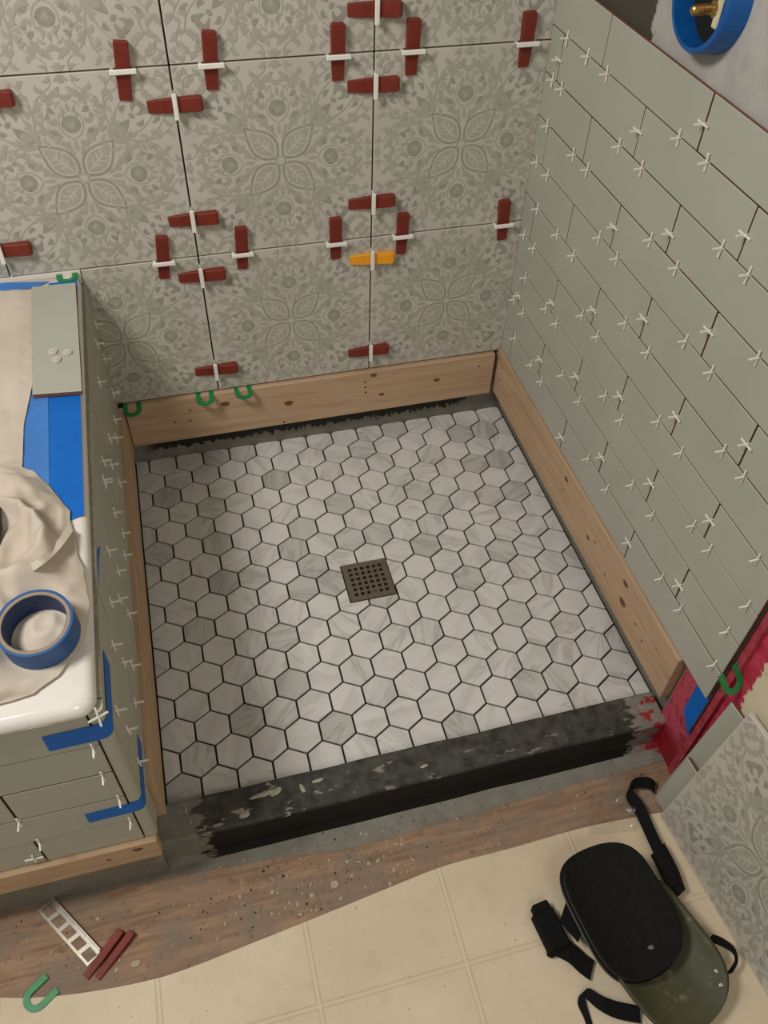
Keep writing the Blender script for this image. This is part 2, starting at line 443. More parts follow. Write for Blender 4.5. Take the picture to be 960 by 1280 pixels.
# liner apron lying on the plywood
edge_px = [(0, 1140), (60, 1128), (100, 1120), (185, 1102), (250, 1089), (300, 1080), (360, 1071), (430, 1062), (500, 1043), (560, 1025), (640, 1003), (700, 985), (770, 968), (830, 950)]
ep = [onz(u, v, ZP) for u, v in edge_px]
ep = [Vector((-1.5, -1.03, ZP))] + catmull(ep, 4)
ep.append(Vector((1.004, ep[-1].y, ZP)))
bm = bmesh.new(); top = []; bot = []
for p in ep:
    jj = 0.003 * mnoise.noise((p.x * 40, 0, 0))
    top.append((bm.verts.new((p.x, -0.99, ZP + 0.0015)), bm.verts.new((p.x, p.y + jj, ZP + 0.0012)), bm.verts.new((p.x, p.y + jj - 0.001, ZP - 0.002))))
for a, b in zip(top, top[1:]):
    bm.faces.new((a[0], a[1], b[1], b[0])); bm.faces.new((a[1], a[2], b[2], b[1]))
bmesh.ops.recalc_face_normals(bm, faces=bm.faces)
def apron_mat():
    t, c, x, y, z = memb_mat('dusty_grey_membrane'); g = t.noise(t.pos, 40, 5, 0.6); h = t.noise(t.pos, 120, 3)
    c = t.mix(t.math('MULTIPLY', t.step(g, 0.5, 0.7), 0.5), c, srgb(120, 108, 92))
    c = t.mix(t.math('MULTIPLY', t.step(h, 0.66, 0.7), 0.8), c, srgb(50, 44, 36))
    rd = t.math('MULTIPLY', t.step(t.math('ADD', x, t.math('MULTIPLY', t.math('SUBTRACT', g, 0.5), 0.2)), 0.985, 1.0), t.step(t.math('ADD', y, t.math('MULTIPLY', t.math('SUBTRACT', g, 0.5), 0.05)), -1.045, -1.035))
    c = t.mix(rd, c, srgb(150, 36, 46))
    return t.out(c, 0.8, 0.3)
ap = mesh_obj('floor_liner', bm, apron_mat()); tag(ap, 'grey pan liner strip lying on the plywood at the foot of the curb', 'floor', kind='structure')

# vinyl sheet with embossed squares
def vinyl_mat():
    t = NT('cream_sheet_vinyl'); x, y, z = t.xyz(t.pos)
    n = t.noise(t.pos, 5, 4, 0.6); f = t.noise(t.pos, 30, 5, 0.6); s = t.noise(t.pos, 75, 2)
    c = t.ramp(n, [(0.3, srgb(206, 188, 158)), (0.7, srgb(220, 203, 174))])
    c = t.mix(t.math('MULTIPLY', t.step(f, 0.52, 0.75), 0.28), c, srgb(186, 164, 134))
    c = t.mix(t.math('MULTIPLY', t.step(s, 0.74, 0.78), 0.75), c, srgb(120, 104, 84))
    P_ = 0.2625
    def line(co, off):
        k = t.math('FRACT', t.math('ADD', t.math('MULTIPLY', t.math('SUBTRACT', co, off), 1 / P_), 0.5))
        return t.math('ABSOLUTE', t.math('SUBTRACT', k, 0.5))
    d = t.math('MINIMUM', line(x, 0.2155), line(y, -1.3160))
    ridge = t.math('SUBTRACT', 1.0, t.step(d, 0.006, 0.016))
    groove = t.math('SUBTRACT', t.math('SUBTRACT', 1.0, t.step(d, 0.016, 0.026)), ridge)
    c = t.mix(t.math('MULTIPLY', groove, 0.35), c, srgb(178, 154, 122))
    c = t.mix(t.math('MULTIPLY', ridge, 0.4), c, srgb(216, 200, 170))
    t.bump(t.math('SUBTRACT', ridge, t.math('MULTIPLY', groove, 0.6)), 0.35, 0.002)
    return t.out(c, 0.5, 0.35)
vpx = [(-60, 1240), (0, 1247), (60, 1246), (130, 1237), (200, 1222), (250, 1205), (300, 1185), (400, 1145), (500, 1104), (560, 1081), (640, 1060), (720, 1037), (790, 1022), (830, 1015)]
vp = [onz(u, v, ZP + 0.002) for u, v in vpx]
vp = [Vector((-1.5, -1.20, 0))] + catmull(vp, 4); vp.append(Vector((1.003, vp[-1].y, 0)))
bm = bmesh.new(); rw = []
for p in vp: rw.append([bm.verts.new((p.x, p.y, ZP)), bm.verts.new((p.x, p.y, ZP + 0.0022)), bm.verts.new((p.x, -2.05, ZP + 0.0022)), bm.verts.new((p.x, -2.05, ZP))])
for a, b in zip(rw, rw[1:]):
    for k in range(4): bm.faces.new((a[k], a[(k + 1) % 4], b[(k + 1) % 4], b[k]))
bm.faces.new(rw[0]); bm.faces.new(list(reversed(rw[-1]))); bmesh.ops.recalc_face_normals(bm, faces=bm.faces)
vin = mesh_obj('floor_vinyl', bm, vinyl_mat()); tag(vin, 'cream sheet vinyl with embossed squares and a hand-cut curved edge', 'floor', kind='structure')

# ------------------------------------------------------------------ floral print for the patterned tiles (unit tile, centred)
SHAPES = []      # (layer, list of points) polygons as strips
def strip(layer, left, right): SHAPES.append((layer, left, right))
def bez(p0, p1, p2, n):
    return [((1 - t) ** 2 * p0[0] + 2 * (1 - t) * t * p1[0] + t * t * p2[0], (1 - t) ** 2 * p0[1] + 2 * (1 - t) * t * p1[1] + t * t * p2[1]) for t in [i / n for i in range(n + 1)]]
def band(layer, pts, wf):
    L, R = [], []; n = len(pts)
    for i, p in enumerate(pts):
        a = pts[max(0, i - 1)]; b = pts[min(n - 1, i + 1)]; dx, dy = b[0] - a[0], b[1] - a[1]; d = math.hypot(dx, dy) or 1
        ww = wf(i / (n - 1)); L.append((p[0] - dy / d * ww, p[1] + dx / d * ww)); R.append((p[0] + dy / d * ww, p[1] - dx / d * ww))
    strip(layer, L, R)
def leaf(layer, p0, p1, wd, bend=0.0, n=7, k=0.8):
    mx, my = (p0[0] + p1[0]) / 2, (p0[1] + p1[1]) / 2; dx, dy = p1[0] - p0[0], p1[1] - p0[1]
    c = (mx - dy * bend, my + dx * bend)
    band(layer, bez(p0, c, p1, n), lambda t: wd * math.sin(math.pi * min(1, max(0, t)) ** k) + 0.0004)
def stem(layer, p0, c, p1, w0=0.004, w1=0.002, n=9): band(layer, bez(p0, c, p1, n), lambda t: w0 + (w1 - w0) * t)
def disc(layer, c, r, n=14, ripple=0.0, k=7, sq=1.0):
    pts = [(c[0] + r * (1 + ripple * math.cos(k * a)) * math.cos(a), c[1] + sq * r * (1 + ripple * math.cos(k * a)) * math.sin(a)) for a in [2 * math.pi * i / n for i in range(n)]]
    h = n // 2; strip(layer, pts[:h + 1], [pts[0]] + pts[:h - 1:-1][:h - 1] + [pts[h]])
def petal(layer, k, s0, s1, wd):
    L, R = [], []
    for i in range(13):
        t = i / 12; s = s0 + (s1 - s0) * t; h = wd * (math.sin(math.pi * t ** 0.85) ** 0.9 if 0 < t < 1 else 0) * (1 - 0.28 * t * t) + 0.0005
        off = 0.02 * math.sin(t * math.pi * 1.0) * 0
        L.append(((s - h) * 0.70711, (s + h) * 0.70711)); R.append(((s + h) * 0.70711, (s - h) * 0.70711))
    strip(layer, L, R)
petal(1, 1, 0.018, 0.258, 0.074); petal(2, 1, 0.034, 0.238, 0.060); petal(0, 1, 0.044, 0.222, 0.050); 
petal(2, 1, 0.05, 0.185, 0.006)
for s_, e in ((0.09, 0.035), (0.12, 0.04), (0.15, 0.034)):
    leaf(2, (s_ * 0.707, s_ * 0.707), ((s_ + 0.03 + e) * 0.707, (s_ + 0.03 - e) * 0.707), 0.0035)
disc(0, (0, 0), 0.03); disc(2, (0, 0), 0.0175)
# curled tips of the petals
leaf(0, (0.168, 0.178), (0.205, 0.215), 0.016, 0.5); leaf(0, (0.15, 0.135), (0.215, 0.150), 0.010, -0.35)
# axis: palmette, cup and flames
disc(1, (0, 0.268), 0.042, 28, 0.07, 9, 0.95)
for a in (-0.6, -0.2, 0.2, 0.6): leaf(0, (0, 0.245), (0.034 * math.sin(a * 1.4), 0.245 + 0.05 * math.cos(a)), 0.003)
stem(0, (0.004, 0.20), (0.075, 0.23), (0.048, 0.315), 0.004, 0.003); leaf(0, (0.048, 0.312), (0.02, 0.325), 0.006, 0.4)
leaf(0, (0, 0.325), (0, 0.372), 0.009); leaf(0, (0.012, 0.322), (0.030, 0.362), 0.007, -0.3); leaf(0, (0.022, 0.375), (0.055, 0.345), 0.006, 0.4)
leaf(0, (0, 0.135), (0, 0.20), 0.010); leaf(0, (0.010, 0.120), (0.026, 0.195), 0.009, -0.35); leaf(0, (0.040, 0.165), (0.060, 0.235), 0.012, -0.55)
leaf(0, (0.078, 0.205), (0.100, 0.262), 0.012, -0.6); leaf(0, (0.118, 0.238), (0.128, 0.290), 0.011, -0.5); leaf(0, (0.088, 0.268), (0.072, 0.305), 0.010, 0.4)
leaf(1, (0.108, 0.290), (0.092, 0.318), 0.009); leaf(0, (0.142, 0.262), (0.172, 0.298), 0.012, 0.5); leaf(0, (0.15, 0.315), (0.118, 0.335), 0.011, 0.5)
leaf(0, (0.165, 0.34), (0.19, 0.305), 0.012, 0.4); leaf(1, (0.245, 0.30), (0.268, 0.335), 0.012, 0.6); leaf(0, (0.20, 0.25), (0.215, 0.30), 0.012, 0.5)
leaf(0, (0.075, 0.40), (0.105, 0.375), 0.013, 0.5); leaf(0, (0.075, 0.40), (0.05, 0.43), 0.012, 0.5); leaf(0, (0.075, 0.40), (0.095, 0.435), 0.013, -0.5); leaf(0, (0.06, 0.365), (0.075, 0.40), 0.010)
# diagonal bell and stems
leaf(1, (0.19, 0.19), (0.272, 0.272), 0.026); leaf(0, (0.19, 0.175), (0.268, 0.222), 0.017, -0.5); disc(0, (0.222, 0.222), 0.024, 12)
stem(0, (0.205, 0.205), (0.26, 0.15), (0.36, 0.168), 0.0055, 0.004); stem(0, (0.36, 0.168), (0.44, 0.18), (0.485, 0.245), 0.004, 0.002)
stem(0, (0.31, 0.158), (0.39, 0.155), (0.43, 0.075), 0.004, 0.0025); stem(0, (0.34, 0.163), (0.42, 0.215), (0.455, 0.30), 0.0035, 0.002)
stem(0, (0.225, 0.185), (0.34, 0.20), (0.395, 0.30), 0.004, 0.002); stem(0, (0.43, 0.075), (0.45, 0.04), (0.492, 0.05), 0.0025, 0.0018)
stem(0, (0.28, 0.155), (0.30, 0.10), (0.355, 0.085), 0.0035, 0.002)
for (a, b, wd, be, ly) in (((0.395, 0.30), (0.375, 0.245), 0.011, 0.7, 1), ((0.395, 0.30), (0.43, 0.285), 0.010, -0.6, 0), ((0.36, 0.20), (0.40, 0.185), 0.010, 0.5, 0),
        ((0.38, 0.172), (0.41, 0.215), 0.011, -0.5, 0), ((0.44, 0.19), (0.475, 0.165), 0.010, 0.5, 0), ((0.47, 0.23), (0.44, 0.265), 0.009, 0.5, 0),
        ((0.33, 0.155), (0.345, 0.115), 0.012, 0.5, 0), ((0.39, 0.14), (0.37, 0.105), 0.010, -0.5, 0), ((0.425, 0.10), (0.455, 0.12), 0.010, 0.5, 0),
        ((0.30, 0.11), (0.27, 0.095), 0.010, 0.5, 0), ((0.355, 0.085), (0.325, 0.06), 0.011, -0.5, 1), ((0.355, 0.085), (0.385, 0.055), 0.012, 0.5, 0),
        ((0.455, 0.30), (0.43, 0.335), 0.010, 0.6, 0), ((0.455, 0.30), (0.485, 0.33), 0.011, -0.5, 0), ((0.455, 0.28), (0.487, 0.285), 0.008, 0.4, 0),
        ((0.27, 0.135), (0.235, 0.105), 0.012, -0.5, 0), ((0.235, 0.105), (0.215, 0.07), 0.011, 0.5, 1), ((0.25, 0.16), (0.22, 0.135), 0.009, 0.4, 0),
        ((0.40, 0.03), (0.44, 0.012), 0.010, 0.5, 0), ((0.40, 0.03), (0.375, 0.0), 0.010, 0.4, 0), ((0.40, 0.03), (0.425, 0.06), 0.008, 0.4, 0),
        ((0.492, 0.05), (0.468, 0.085), 0.008, 0.5, 0), ((0.498, 0.0), (0.455, 0.012), 0.009, 0.3, 0), ((0.498, 0.0), (0.468, 0.035), 0.008, 0.3, 0),
        ((0.345, 0.345), (0.305, 0.29), 0.010, 0.6, 1), ((0.30, 0.285), (0.275, 0.30), 0.010, 0.4, 1), ((0.34, 0.30), (0.365, 0.325), 0.011, -0.5, 1),
        ((0.41, 0.36), (0.375, 0.40), 0.013, 0.7, 0), ((0.41, 0.36), (0.45, 0.375), 0.012, -0.5, 0), ((0.46, 0.36), (0.485, 0.395), 0.009, 0.5, 0),
        ((0.43, 0.43), (0.40, 0.45), 0.012, 0.4, 0), ((0.49, 0.44), (0.46, 0.42), 0.011, -0.4, 0), ((0.47, 0.47), (0.435, 0.47), 0.009, 0.3, 0),
        ((0.18, 0.09), (0.215, 0.05), 0.010, 0.5, 0), ((0.155, 0.05), (0.185, 0.03), 0.009, 0.4, 0), ((0.30, 0.03), (0.335, 0.018), 0.008, 0.4, 0)):
    leaf(ly, a, b, wd * 1.18, be)
stem(0, (0.41, 0.36), (0.40, 0.33), (0.395, 0.30), 0.003, 0.003); stem(0, (0.43, 0.335), (0.47, 0.40), (0.44, 0.44), 0.003, 0.002)
disc(1, (0.335, 0.335), 0.019, 4); disc(0, (0.497, 0.497), 0.030, 14); disc(2, (0.497, 0.497), 0.016, 12); disc(0, (0.5, 0.0), 0.016, 10)

def print_mesh(u0, u1, v0, v1, size):
    """floral print clipped to the window u0..u1, v0..v1 of the unit tile, lying in XZ facing -Y"""
    bm = bmesh.new(); D = 0.000022
    seen = 0
    for sym in range(8):
        sx = 1 if sym & 1 else -1; sy = 1 if sym & 2 else -1; sw = sym & 4
        for si, (ly, L, R) in enumerate(SHAPES):
            def tr(p):
                a, b = (p[1], p[0]) if sw else p
                return (a * sx * size, -0.0003 - D * 0.25 * si - 0.0000008 * sym, b * sy * size)
            lv = [bm.verts.new(tr(p)) for p in L]; rv = [bm.verts.new(tr(p)) for p in R]
            for i in range(len(lv) - 1):
                try: f = bm.faces.new((lv[i], lv[i + 1], rv[i + 1], rv[i])); f.material_index = ly
                except ValueError: pass
    e = 0.4965
    for co, no in (((min(u1, e) * size, 0, 0), (1, 0, 0)), ((max(u0, -e) * size, 0, 0), (-1, 0, 0)), ((0, 0, min(v1, e) * size), (0, 0, 1)), ((0, 0, max(v0, -e) * size), (0, 0, -1))):
        bmesh.ops.bisect_plane(bm, geom=bm.verts[:] + bm.edges[:] + bm.faces[:], plane_co=co, plane_no=no, clear_outer=True)
    for f in bm.faces:
        f.normal_update()
        if f.normal.y > 0: f.normal_flip()
    me = bpy.data.meshes.new('floral_print'); bm.to_mesh(me); bm.free()
    for m in (PR_MID, PR_DARK, PR_LITE): me.materials.append(m)
    return me
TS = 0.3835; JX0 = 0.2426; JZ0 = 0.5875; ZBT = 0.2205
_pc = {}
def pattern_tile(parent, x0, x1, z0, z1, cx, cz, name='patterned_tile'):
    """tile covering x0..x1, z0..z1; its uncut square is centred at cx, cz"""
    g = 0.0016; th = 0.010
    key = tuple(round(q, 4) for q in (x0 - cx, x1 - cx, z0 - cz, z1 - cz))
    if key not in _pc:
        bm = bmesh.new(); box(bm, x0 - cx + g, x1 - cx - g, 0.0, th, z0 - cz + g, z1 - cz - g, bev=0.001)
        me = bpy.data.meshes.new('patterned_tile'); bm.to_mesh(me); bm.free(); me.materials.append(CERAM)
        s = TS
        _pc[key] = (me, print_mesh((x0 - cx + g + 0.001) / s, (x1 - cx - g - 0.001) / s, (z0 - cz + g + 0.001) / s, (z1 - cz - g - 0.001) / s, s))
    o = link_mesh(name, _pc[key][0], parent); o.location = (cx, YB, cz)
    link_mesh('floral_print', _pc[key][1], o)
    return o
for (row, z0, z1) in ((0, ZBT, JZ0), (1, JZ0, JZ0 + TS), (2, JZ0 + TS, JZ0 + 2 * TS)):
    for colu in range(-2, 3):
        x0 = JX0 + (colu - 1) * TS; x1 = x0 + TS; cx = x0 + TS / 2
        cz = (JZ0 - TS / 2) if row == 0 else (z0 + z1) / 2
        if row == 0:
            x0 = max(x0, XL - 0.004)
        x1 = min(x1, XR + 0.004)
        if x1 - x0 < 0.02: continue
        pattern_tile(wall_back, x0, x1, z0, z1, cx, cz)

# ------------------------------------------------------------------ grey subway tiles
_st = {}
def subway_mesh(L, H):
    """tile: length along local X, height along Z, face at y=0 towards -Y; clay sides"""
    k = (round(L, 4), round(H, 4))
    if k not in _st:
        bm = bmesh.new(); box(bm, -L / 2, L / 2, 0.0, 0.0085, -H / 2, H / 2, bev=0.0012, mat=0)
        for f in bm.faces:
            c = f.calc_center_median()
            f.material_index = 0 if c.y < 0.0012 else 1
        me = bpy.data.meshes.new('subway_tile'); bm.to_mesh(me); bm.free(); me.materials.append(GLAZE); me.materials.append(CLAY); _st[k] = me
    return _st[k]
def subway(parent, face, a0, a1, z0, z1, gap=0.0017):
    """face 'R': plane x=XR, a is y; 'L': plane x=XL, a is y; 'F': plane y=YF, a is x"""
    me = subway_mesh(abs(a1 - a0) - 2 * gap, z1 - z0 - 2 * 0.0011)
    o = link_mesh('subway_tile', me, parent); c = (a0 + a1) / 2; z = (z0 + z1) / 2
    tw = random.uniform(-0.0006, 0.0006)
    if face == 'R': o.location = (XR + tw, c, z); o.rotation_euler = (0, 0, -math.pi / 2)
    elif face == 'L': o.location = (XL + tw, c, z); o.rotation_euler = (0, 0, math.pi / 2)
    else: o.location = (c, YF + tw, z)
    return o
PZ = 0.0858; ZT = 1.0846; LP = 0.3395; YE = -1.073
wall_right = quickwall('wall_right', (XR + 0.0115, 1.05, -1.085, 0.0125, 0.225, 2.3), wall_mat_right(), 'right wall of grey green subway tiles set with white spacers')
def liner_right_mat():
    t, c, x, y, z = memb_mat('grey_liner_with_red_sealer'); g = t.noise(t.pos, 40, 5, 0.6)
    m = t.step(t.math('ADD', y, t.math('MULTIPLY', t.math('SUBTRACT', g, 0.5), 0.03)), -0.985, -0.995)
    low = t.step(z, 0.05, 0.0)
    red = t.mix(t.step(g, 0.52, 0.62), srgb(186, 74, 92), srgb(150, 50, 64))
    red = t.mix(low, red, srgb(140, 22, 34))
    return t.out(t.mix(m, c, red), 0.6, 0.4)
LRM = liner_right_mat()
o = quick_box('pan_liner', (MX, 1.05, -0.9895, MY, -0.06, 0.2245), LRM, wall_right)
o = quick_box('sealed_board', (XR + 0.0135, 1.05, -1.085, -0.99, -0.06, 0.2245), LRM, wall_right); o['label'] = 'wall foot brushed with pink red sealer'
for k in range(10):
    z1 = ZT - PZ * k; z0 = z1 - PZ
    a = (-0.2246 if k % 2 == 0 else -0.056)
    ys = [0.0002]; y = a
    while y > YE + 0.02: ys.append(y); y -= LP
    ys.append(YE)
    for q0, q1 in zip(ys, ys[1:]): subway(wall_right, 'R', q1, q0, z0, z1)
YJR = lambda k: (-0.2246 if k % 2 == 0 else -0.056)

# ---- tub surround: left wall and tub front
wall_left = quickwall('wall_left', (-0.03, XL - 0.0105, -1.028, 0.0, -0.06, 0.548), MEMB, 'tiled tub side wall facing the shower, with white spacers')
wall_front = quickwall('wall_front', (-1.5, -0.0305, -1.0285, -1.012, -0.06, 0.548), MEMB, 'tiled tub front below the white rim')
PL = 0.0838; ZL0 = 0.22; ZF0 = 0.136; ZTT = 0.5555
for k, js in enumerate(((-0.325, -0.665), (-0.156, -0.495, -0.834), (-0.331, -0.670), (-0.156, -0.495, -0.834))):
    ys = [-0.0005] + list(js) + [-1.018]
    for q0, q1 in zip(ys, ys[1:]): subway(wall_left, 'L', q1, q0, ZL0 + PL * k, ZL0 + PL * (k + 1))
for k in range(5):
    j = -0.178 if k % 2 == 0 else -0.348
    xs = [-0.021, j, j - LP, j - 2 * LP]
    for q0, q1 in zip(xs, xs[1:]): subway(wall_front, 'F', q1, q0, ZF0 + PL * k, ZF0 + PL * (k + 1))
subway(wall_left, 'L', -1.018, -0.990, ZF0, ZL0)
cb = quick_box('caulk_bead', (XL - 0.0095, XL - 0.0004, -1.018, -0.001, ZTT - 0.001, ZTT + 0.0015), simple('beige_caulk', srgb(150, 142, 122), 0.8, 0.2, 60), wall_left, bev=0.0006)
# rounded corner trim
bm = bmesh.new(); poly = [(-0.0195, -1.0395)]
for i in range(7):
    a = -math.pi / 2 + math.pi / 2 * i / 6; poly.append((-0.009 + 0.009 * math.cos(a), -1.0305 + 0.009 * math.sin(a)))
poly += [(0.0, -1.0195), (-0.010, -1.0195), (-0.010, -1.0285), (-0.0195, -1.0285)]
prism(bm, poly, ZF0 + 0.001, ZTT - 0.001)
ct = mesh_obj('corner_trim', bm, GLAZE); tag(ct, 'rounded grey green corner trim on the outer corner of the tub surround', 'trim')

# ------------------------------------------------------------------ ledger boards
def board(name, dims, m, label, knots, holes, face, chamfer=0.0015):
    """long board with rounded arrises; knots and nail holes as small inlays on the visible face"""
    x0, x1, y0, y1, z0, z1 = dims
    c = Vector(((x0 + x1) / 2, (y0 + y1) / 2, z0))
    bm = bmesh.new(); box(bm, x0 - c.x, x1 - c.x, y0 - c.y, y1 - c.y, 0, z1 - z0, bev=chamfer, seg=2)
    o = mesh_obj(name, bm, m); o.location = c; tag(o, label, 'board')
    def inlay(nm, u, v, ra, rb, mm):
        if face[0] == 'y': p = ony(u, v, face[1])
        else: p = onx(u, v, face[1])
        b = bmesh.new(); ring = []
        for i in range(10):
            a = 2 * math.pi * i / 10; h = ra * math.cos(a) * (1 + 0.15 * math.sin(3 * a)); vv = rb * math.sin(a)
            ring.append(b.verts.new((h, -0.0003, vv)))
        f = b.faces.new(ring); 
        q = mesh_obj(nm, b, mm, o); q.location = p - c
        if face[0] == 'x': q.rotation_euler = (0, 0, -math.pi / 2 if face[2] > 0 else math.pi / 2)
    for (u, v, r) in knots: inlay('knot', u, v, r * 1.5, r, KNOT)
    for (u, v) in holes: inlay('nail_hole', u, v, 0.0032, 0.0026, HOLE)
    return o
board('ledger_board', (0.0125, 0.9665, -0.012, 0.0255, 0.0865, 0.2175), PINE_X, 'pale pine ledger board screwed along the back wall under the patterned tiles',
      [(281.7, 505, .008), (361, 504, .008), (545.7, 475, .006), (467, 469, .006), (477, 493, .005)],
      [(237.7, 513), (238, 525.7), (219, 527.7), (355, 527.7), (456.6, 478), (456.6, 484), (457, 490.5), (599, 458)], ('y', -0.012))
board('ledger_board', (0.979, 1.0175, -0.985, 0.022, 0.0865, 0.2235), PINE_Y, 'pale pine ledger board under the grey subway tiles beside the curb and blue tape',
      [(782, 730, .007), (778, 753, .009), (735, 672, .005), (708, 599, .006)],
      [(744, 678), (756, 718), (703, 612), (627.5, 460), (625, 474.6), (638, 496), (802, 801), (794, 780)], ('x', 0.979, 1))
board('ledger_board', (-0.0125, 0.0105, -0.985, -0.0125, 0.0865, 0.2185), PINE_Y, 'pale pine ledger board at the foot of the tub side wall', [], [], ('x', 0.0105, -1))
board('ledger_board', (-0.9, -0.0035, -1.0495, -1.029, 0.0715, 0.1355), PINE_X, 'short edge pine ledger board under the tub front tiles, knot at its end',
      [(172.5, 1062, .006), (136, 1075, .003)], [], ('y', -1.0495))

# ------------------------------------------------------------------ bathtub
def enamel():
    t = NT('white_tub_acrylic'); n = t.noise(t.obj, 4, 3)
    return t.out(t.ramp(n, [(0.3, srgb(222, 216, 206)), (0.7, srgb(232, 226, 216))]), 0.12, 0.6)
def rrect(x0, x1, y0, y1, r, n=6):
    pts = []
    for cx, cy, a0 in ((x1 - r, y1 - r, 0), (x0 + r, y1 - r, 90), (x0 + r, y0 + r, 180), (x1 - r, y0 + r, 270)):
        for i in range(n + 1):
            a = math.radians(a0 + 90 * i / n); pts.append((cx + r * math.cos(a), cy + r * math.sin(a)))
    return pts
bm = bmesh.new(); rings = []
X0, X1, Y0, Y1 = -1.5, -0.0055, -1.046, 0.0
for ins, z, r in ((0.004, 0.557, 0.022), (0.0, 0.560, 0.025), (0.0, 0.566, 0.026), (0.0025, 0.573, 0.026), (0.007, 0.578, 0.026), (0.013, 0.580, 0.026), (0.07, 0.5805, 0.05), (0.09, 0.579, 0.07), (0.100, 0.572, 0.08), (0.107, 0.556, 0.09), (0.135, 0.36, 0.11), (0.17, 0.17, 0.13), (0.21, 0.125, 0.15), (0.30, 0.11, 0.15)):
    rings.append([bm.verts.new((x, y, z)) for x, y in rrect(X0 + ins, X1 - ins, Y0 + ins, Y1 - ins * (1 if ins > 0.05 else 0.02), r)])
for a, b in zip(rings, rings[1:]):
    for i in range(len(a)): bm.faces.new((a[i], a[(i + 1) % len(a)], b[(i + 1) % len(a)], b[i]))
bm.faces.new(rings[-1]); bmesh.ops.recalc_face_normals(bm, faces=bm.faces)
tub = mesh_obj('bathtub', bm, enamel(), smooth=True); tag(tub, 'white acrylic bathtub with a wide flat rim, lined with a drop cloth', 'bathtub')

quick_box('tiling_flange', (-1.4, -0.0035, -0.0035, 0.0115, 0.5575, 0.5868), enamel(), tub)
# blue tape on the rim
def tape_poly(name, pts, label, m=TAPE, z=0.0008, group=None):
    """flat strip from a ccw outline of 3D points, given a hair of thickness along its normal"""
    P = [Vector(p) for p in pts]; nn = (P[1] - P[0]).cross(P[-1] - P[0]).normalized() * z
    bm = bmesh.new(); a = [bm.verts.new(p) for p in P]; b = [bm.verts.new(p + nn) for p in P]; n = len(P)
    bm.faces.new(list(reversed(a))); bm.faces.new(b)
    for i in range(n): bm.faces.new((a[i], a[(i + 1) % n], b[(i + 1) % n], b[i]))
    o = mesh_obj(name, bm, m); tag(o, label, 'tape', group); return o
zt = 0.5812
tape_poly('tape_strip', [(-0.0105, -0.703, zt), (-0.0105, -0.03, zt), (-0.067, -0.03, zt), (-0.069, -0.30, zt), (-0.066, -0.5, zt), (-0.071, -0.712, zt), (-0.05, -0.715, zt), (-0.03, -0.71, zt)],
          'wide bright blue tape strip along the tub rim beside the drop cloth')
tape_poly('tape_strip', [(-0.062, -0.66, zt + 0.001), (-0.064, -0.50, zt + 0.001), (-0.066, -0.38, zt + 0.001), (-0.094, -0.368, zt + 0.001), (-0.1, -0.39, zt + 0.001), (-0.104, -0.47, zt + 0.001), (-0.108, -0.60, zt + 0.001), (-0.10, -0.66, zt + 0.001)],
          'paler blue tape flap overlapping the inner rim of the tub', TAPE_PALE)
tape_poly('tape_strip', [(-0.066, -0.0255, zt + 0.0011), (-0.15, -0.011, zt + 0.0011), (-0.40, -0.011, zt + 0.0011), (-0.40, -0.055, zt + 0.0011), (-0.16, -0.05, zt + 0.0011), (-0.09, -0.04, zt + 0.0011)],
          'blue tape strip along the tub rim at the patterned wall', TAPE_PALE)

# drop cloth heaped on the rim and hanging into the tub
def cloth_mat():
    t = NT('beige_canvas'); n = t.noise(t.pos, 7, 3); f = t.noise(t.mapping(t.pos, (1, 1, 1)), 260, 2)
    c = t.ramp(n, [(0.3, srgb(190, 177, 160)), (0.7, srgb(206, 194, 177))])
    t.bump(f, 0.12, 0.0008)
    return t.out(c, 0.9, 0.1)
CLOTH = cloth_mat()
bpx = [(40, 357), (41, 480), (30, 530), (28, 585), (40, 588), (55, 600), (70, 618), (88, 640), (88, 652), (95, 672), (97, 690), (105, 715), (113, 755), (108, 790), (98, 812), (72, 845), (40, 868), (0, 879), (-40, 880)]
bw = [onz(u, v, 0.585) for u, v in bpx]
def xb(y):
    """right-hand limit of the cloth at depth y"""
    for a, b in zip(bw, bw[1:]):
        if (a.y >= y >= b.y): return a.x + (b.x - a.x) * (a.y - y) / max(1e-6, a.y - b.y)
    return bw[0].x if y > bw[0].y else -0.17
def fbm(x, y, z, o=4): return mnoise.fractal((x, y, z), 1.0, 2.0, o)
ROLLC = onz(43, 774, 0.633)
def cloth_z(x, y, edge):
    z = cloth_raw(x, y, edge); r = math.hypot(x - ROLLC.x, y - ROLLC.y); k = min(1, max(0, (0.075 - r) / 0.025))
    lim = 0.592 + 0.11 * (y - ROLLC.y) + max(0.0, 0.036 - r) * 0.25 + (0.011 * max(0, 1 - 3 * abs(mnoise.noise((x * 26 + y * 14, y * 20 - x * 22, 8)))) if r < 0.04 else 0.0) * min(1, (0.04 - r) / 0.012)
    return z + (min(z, lim) - z) * k
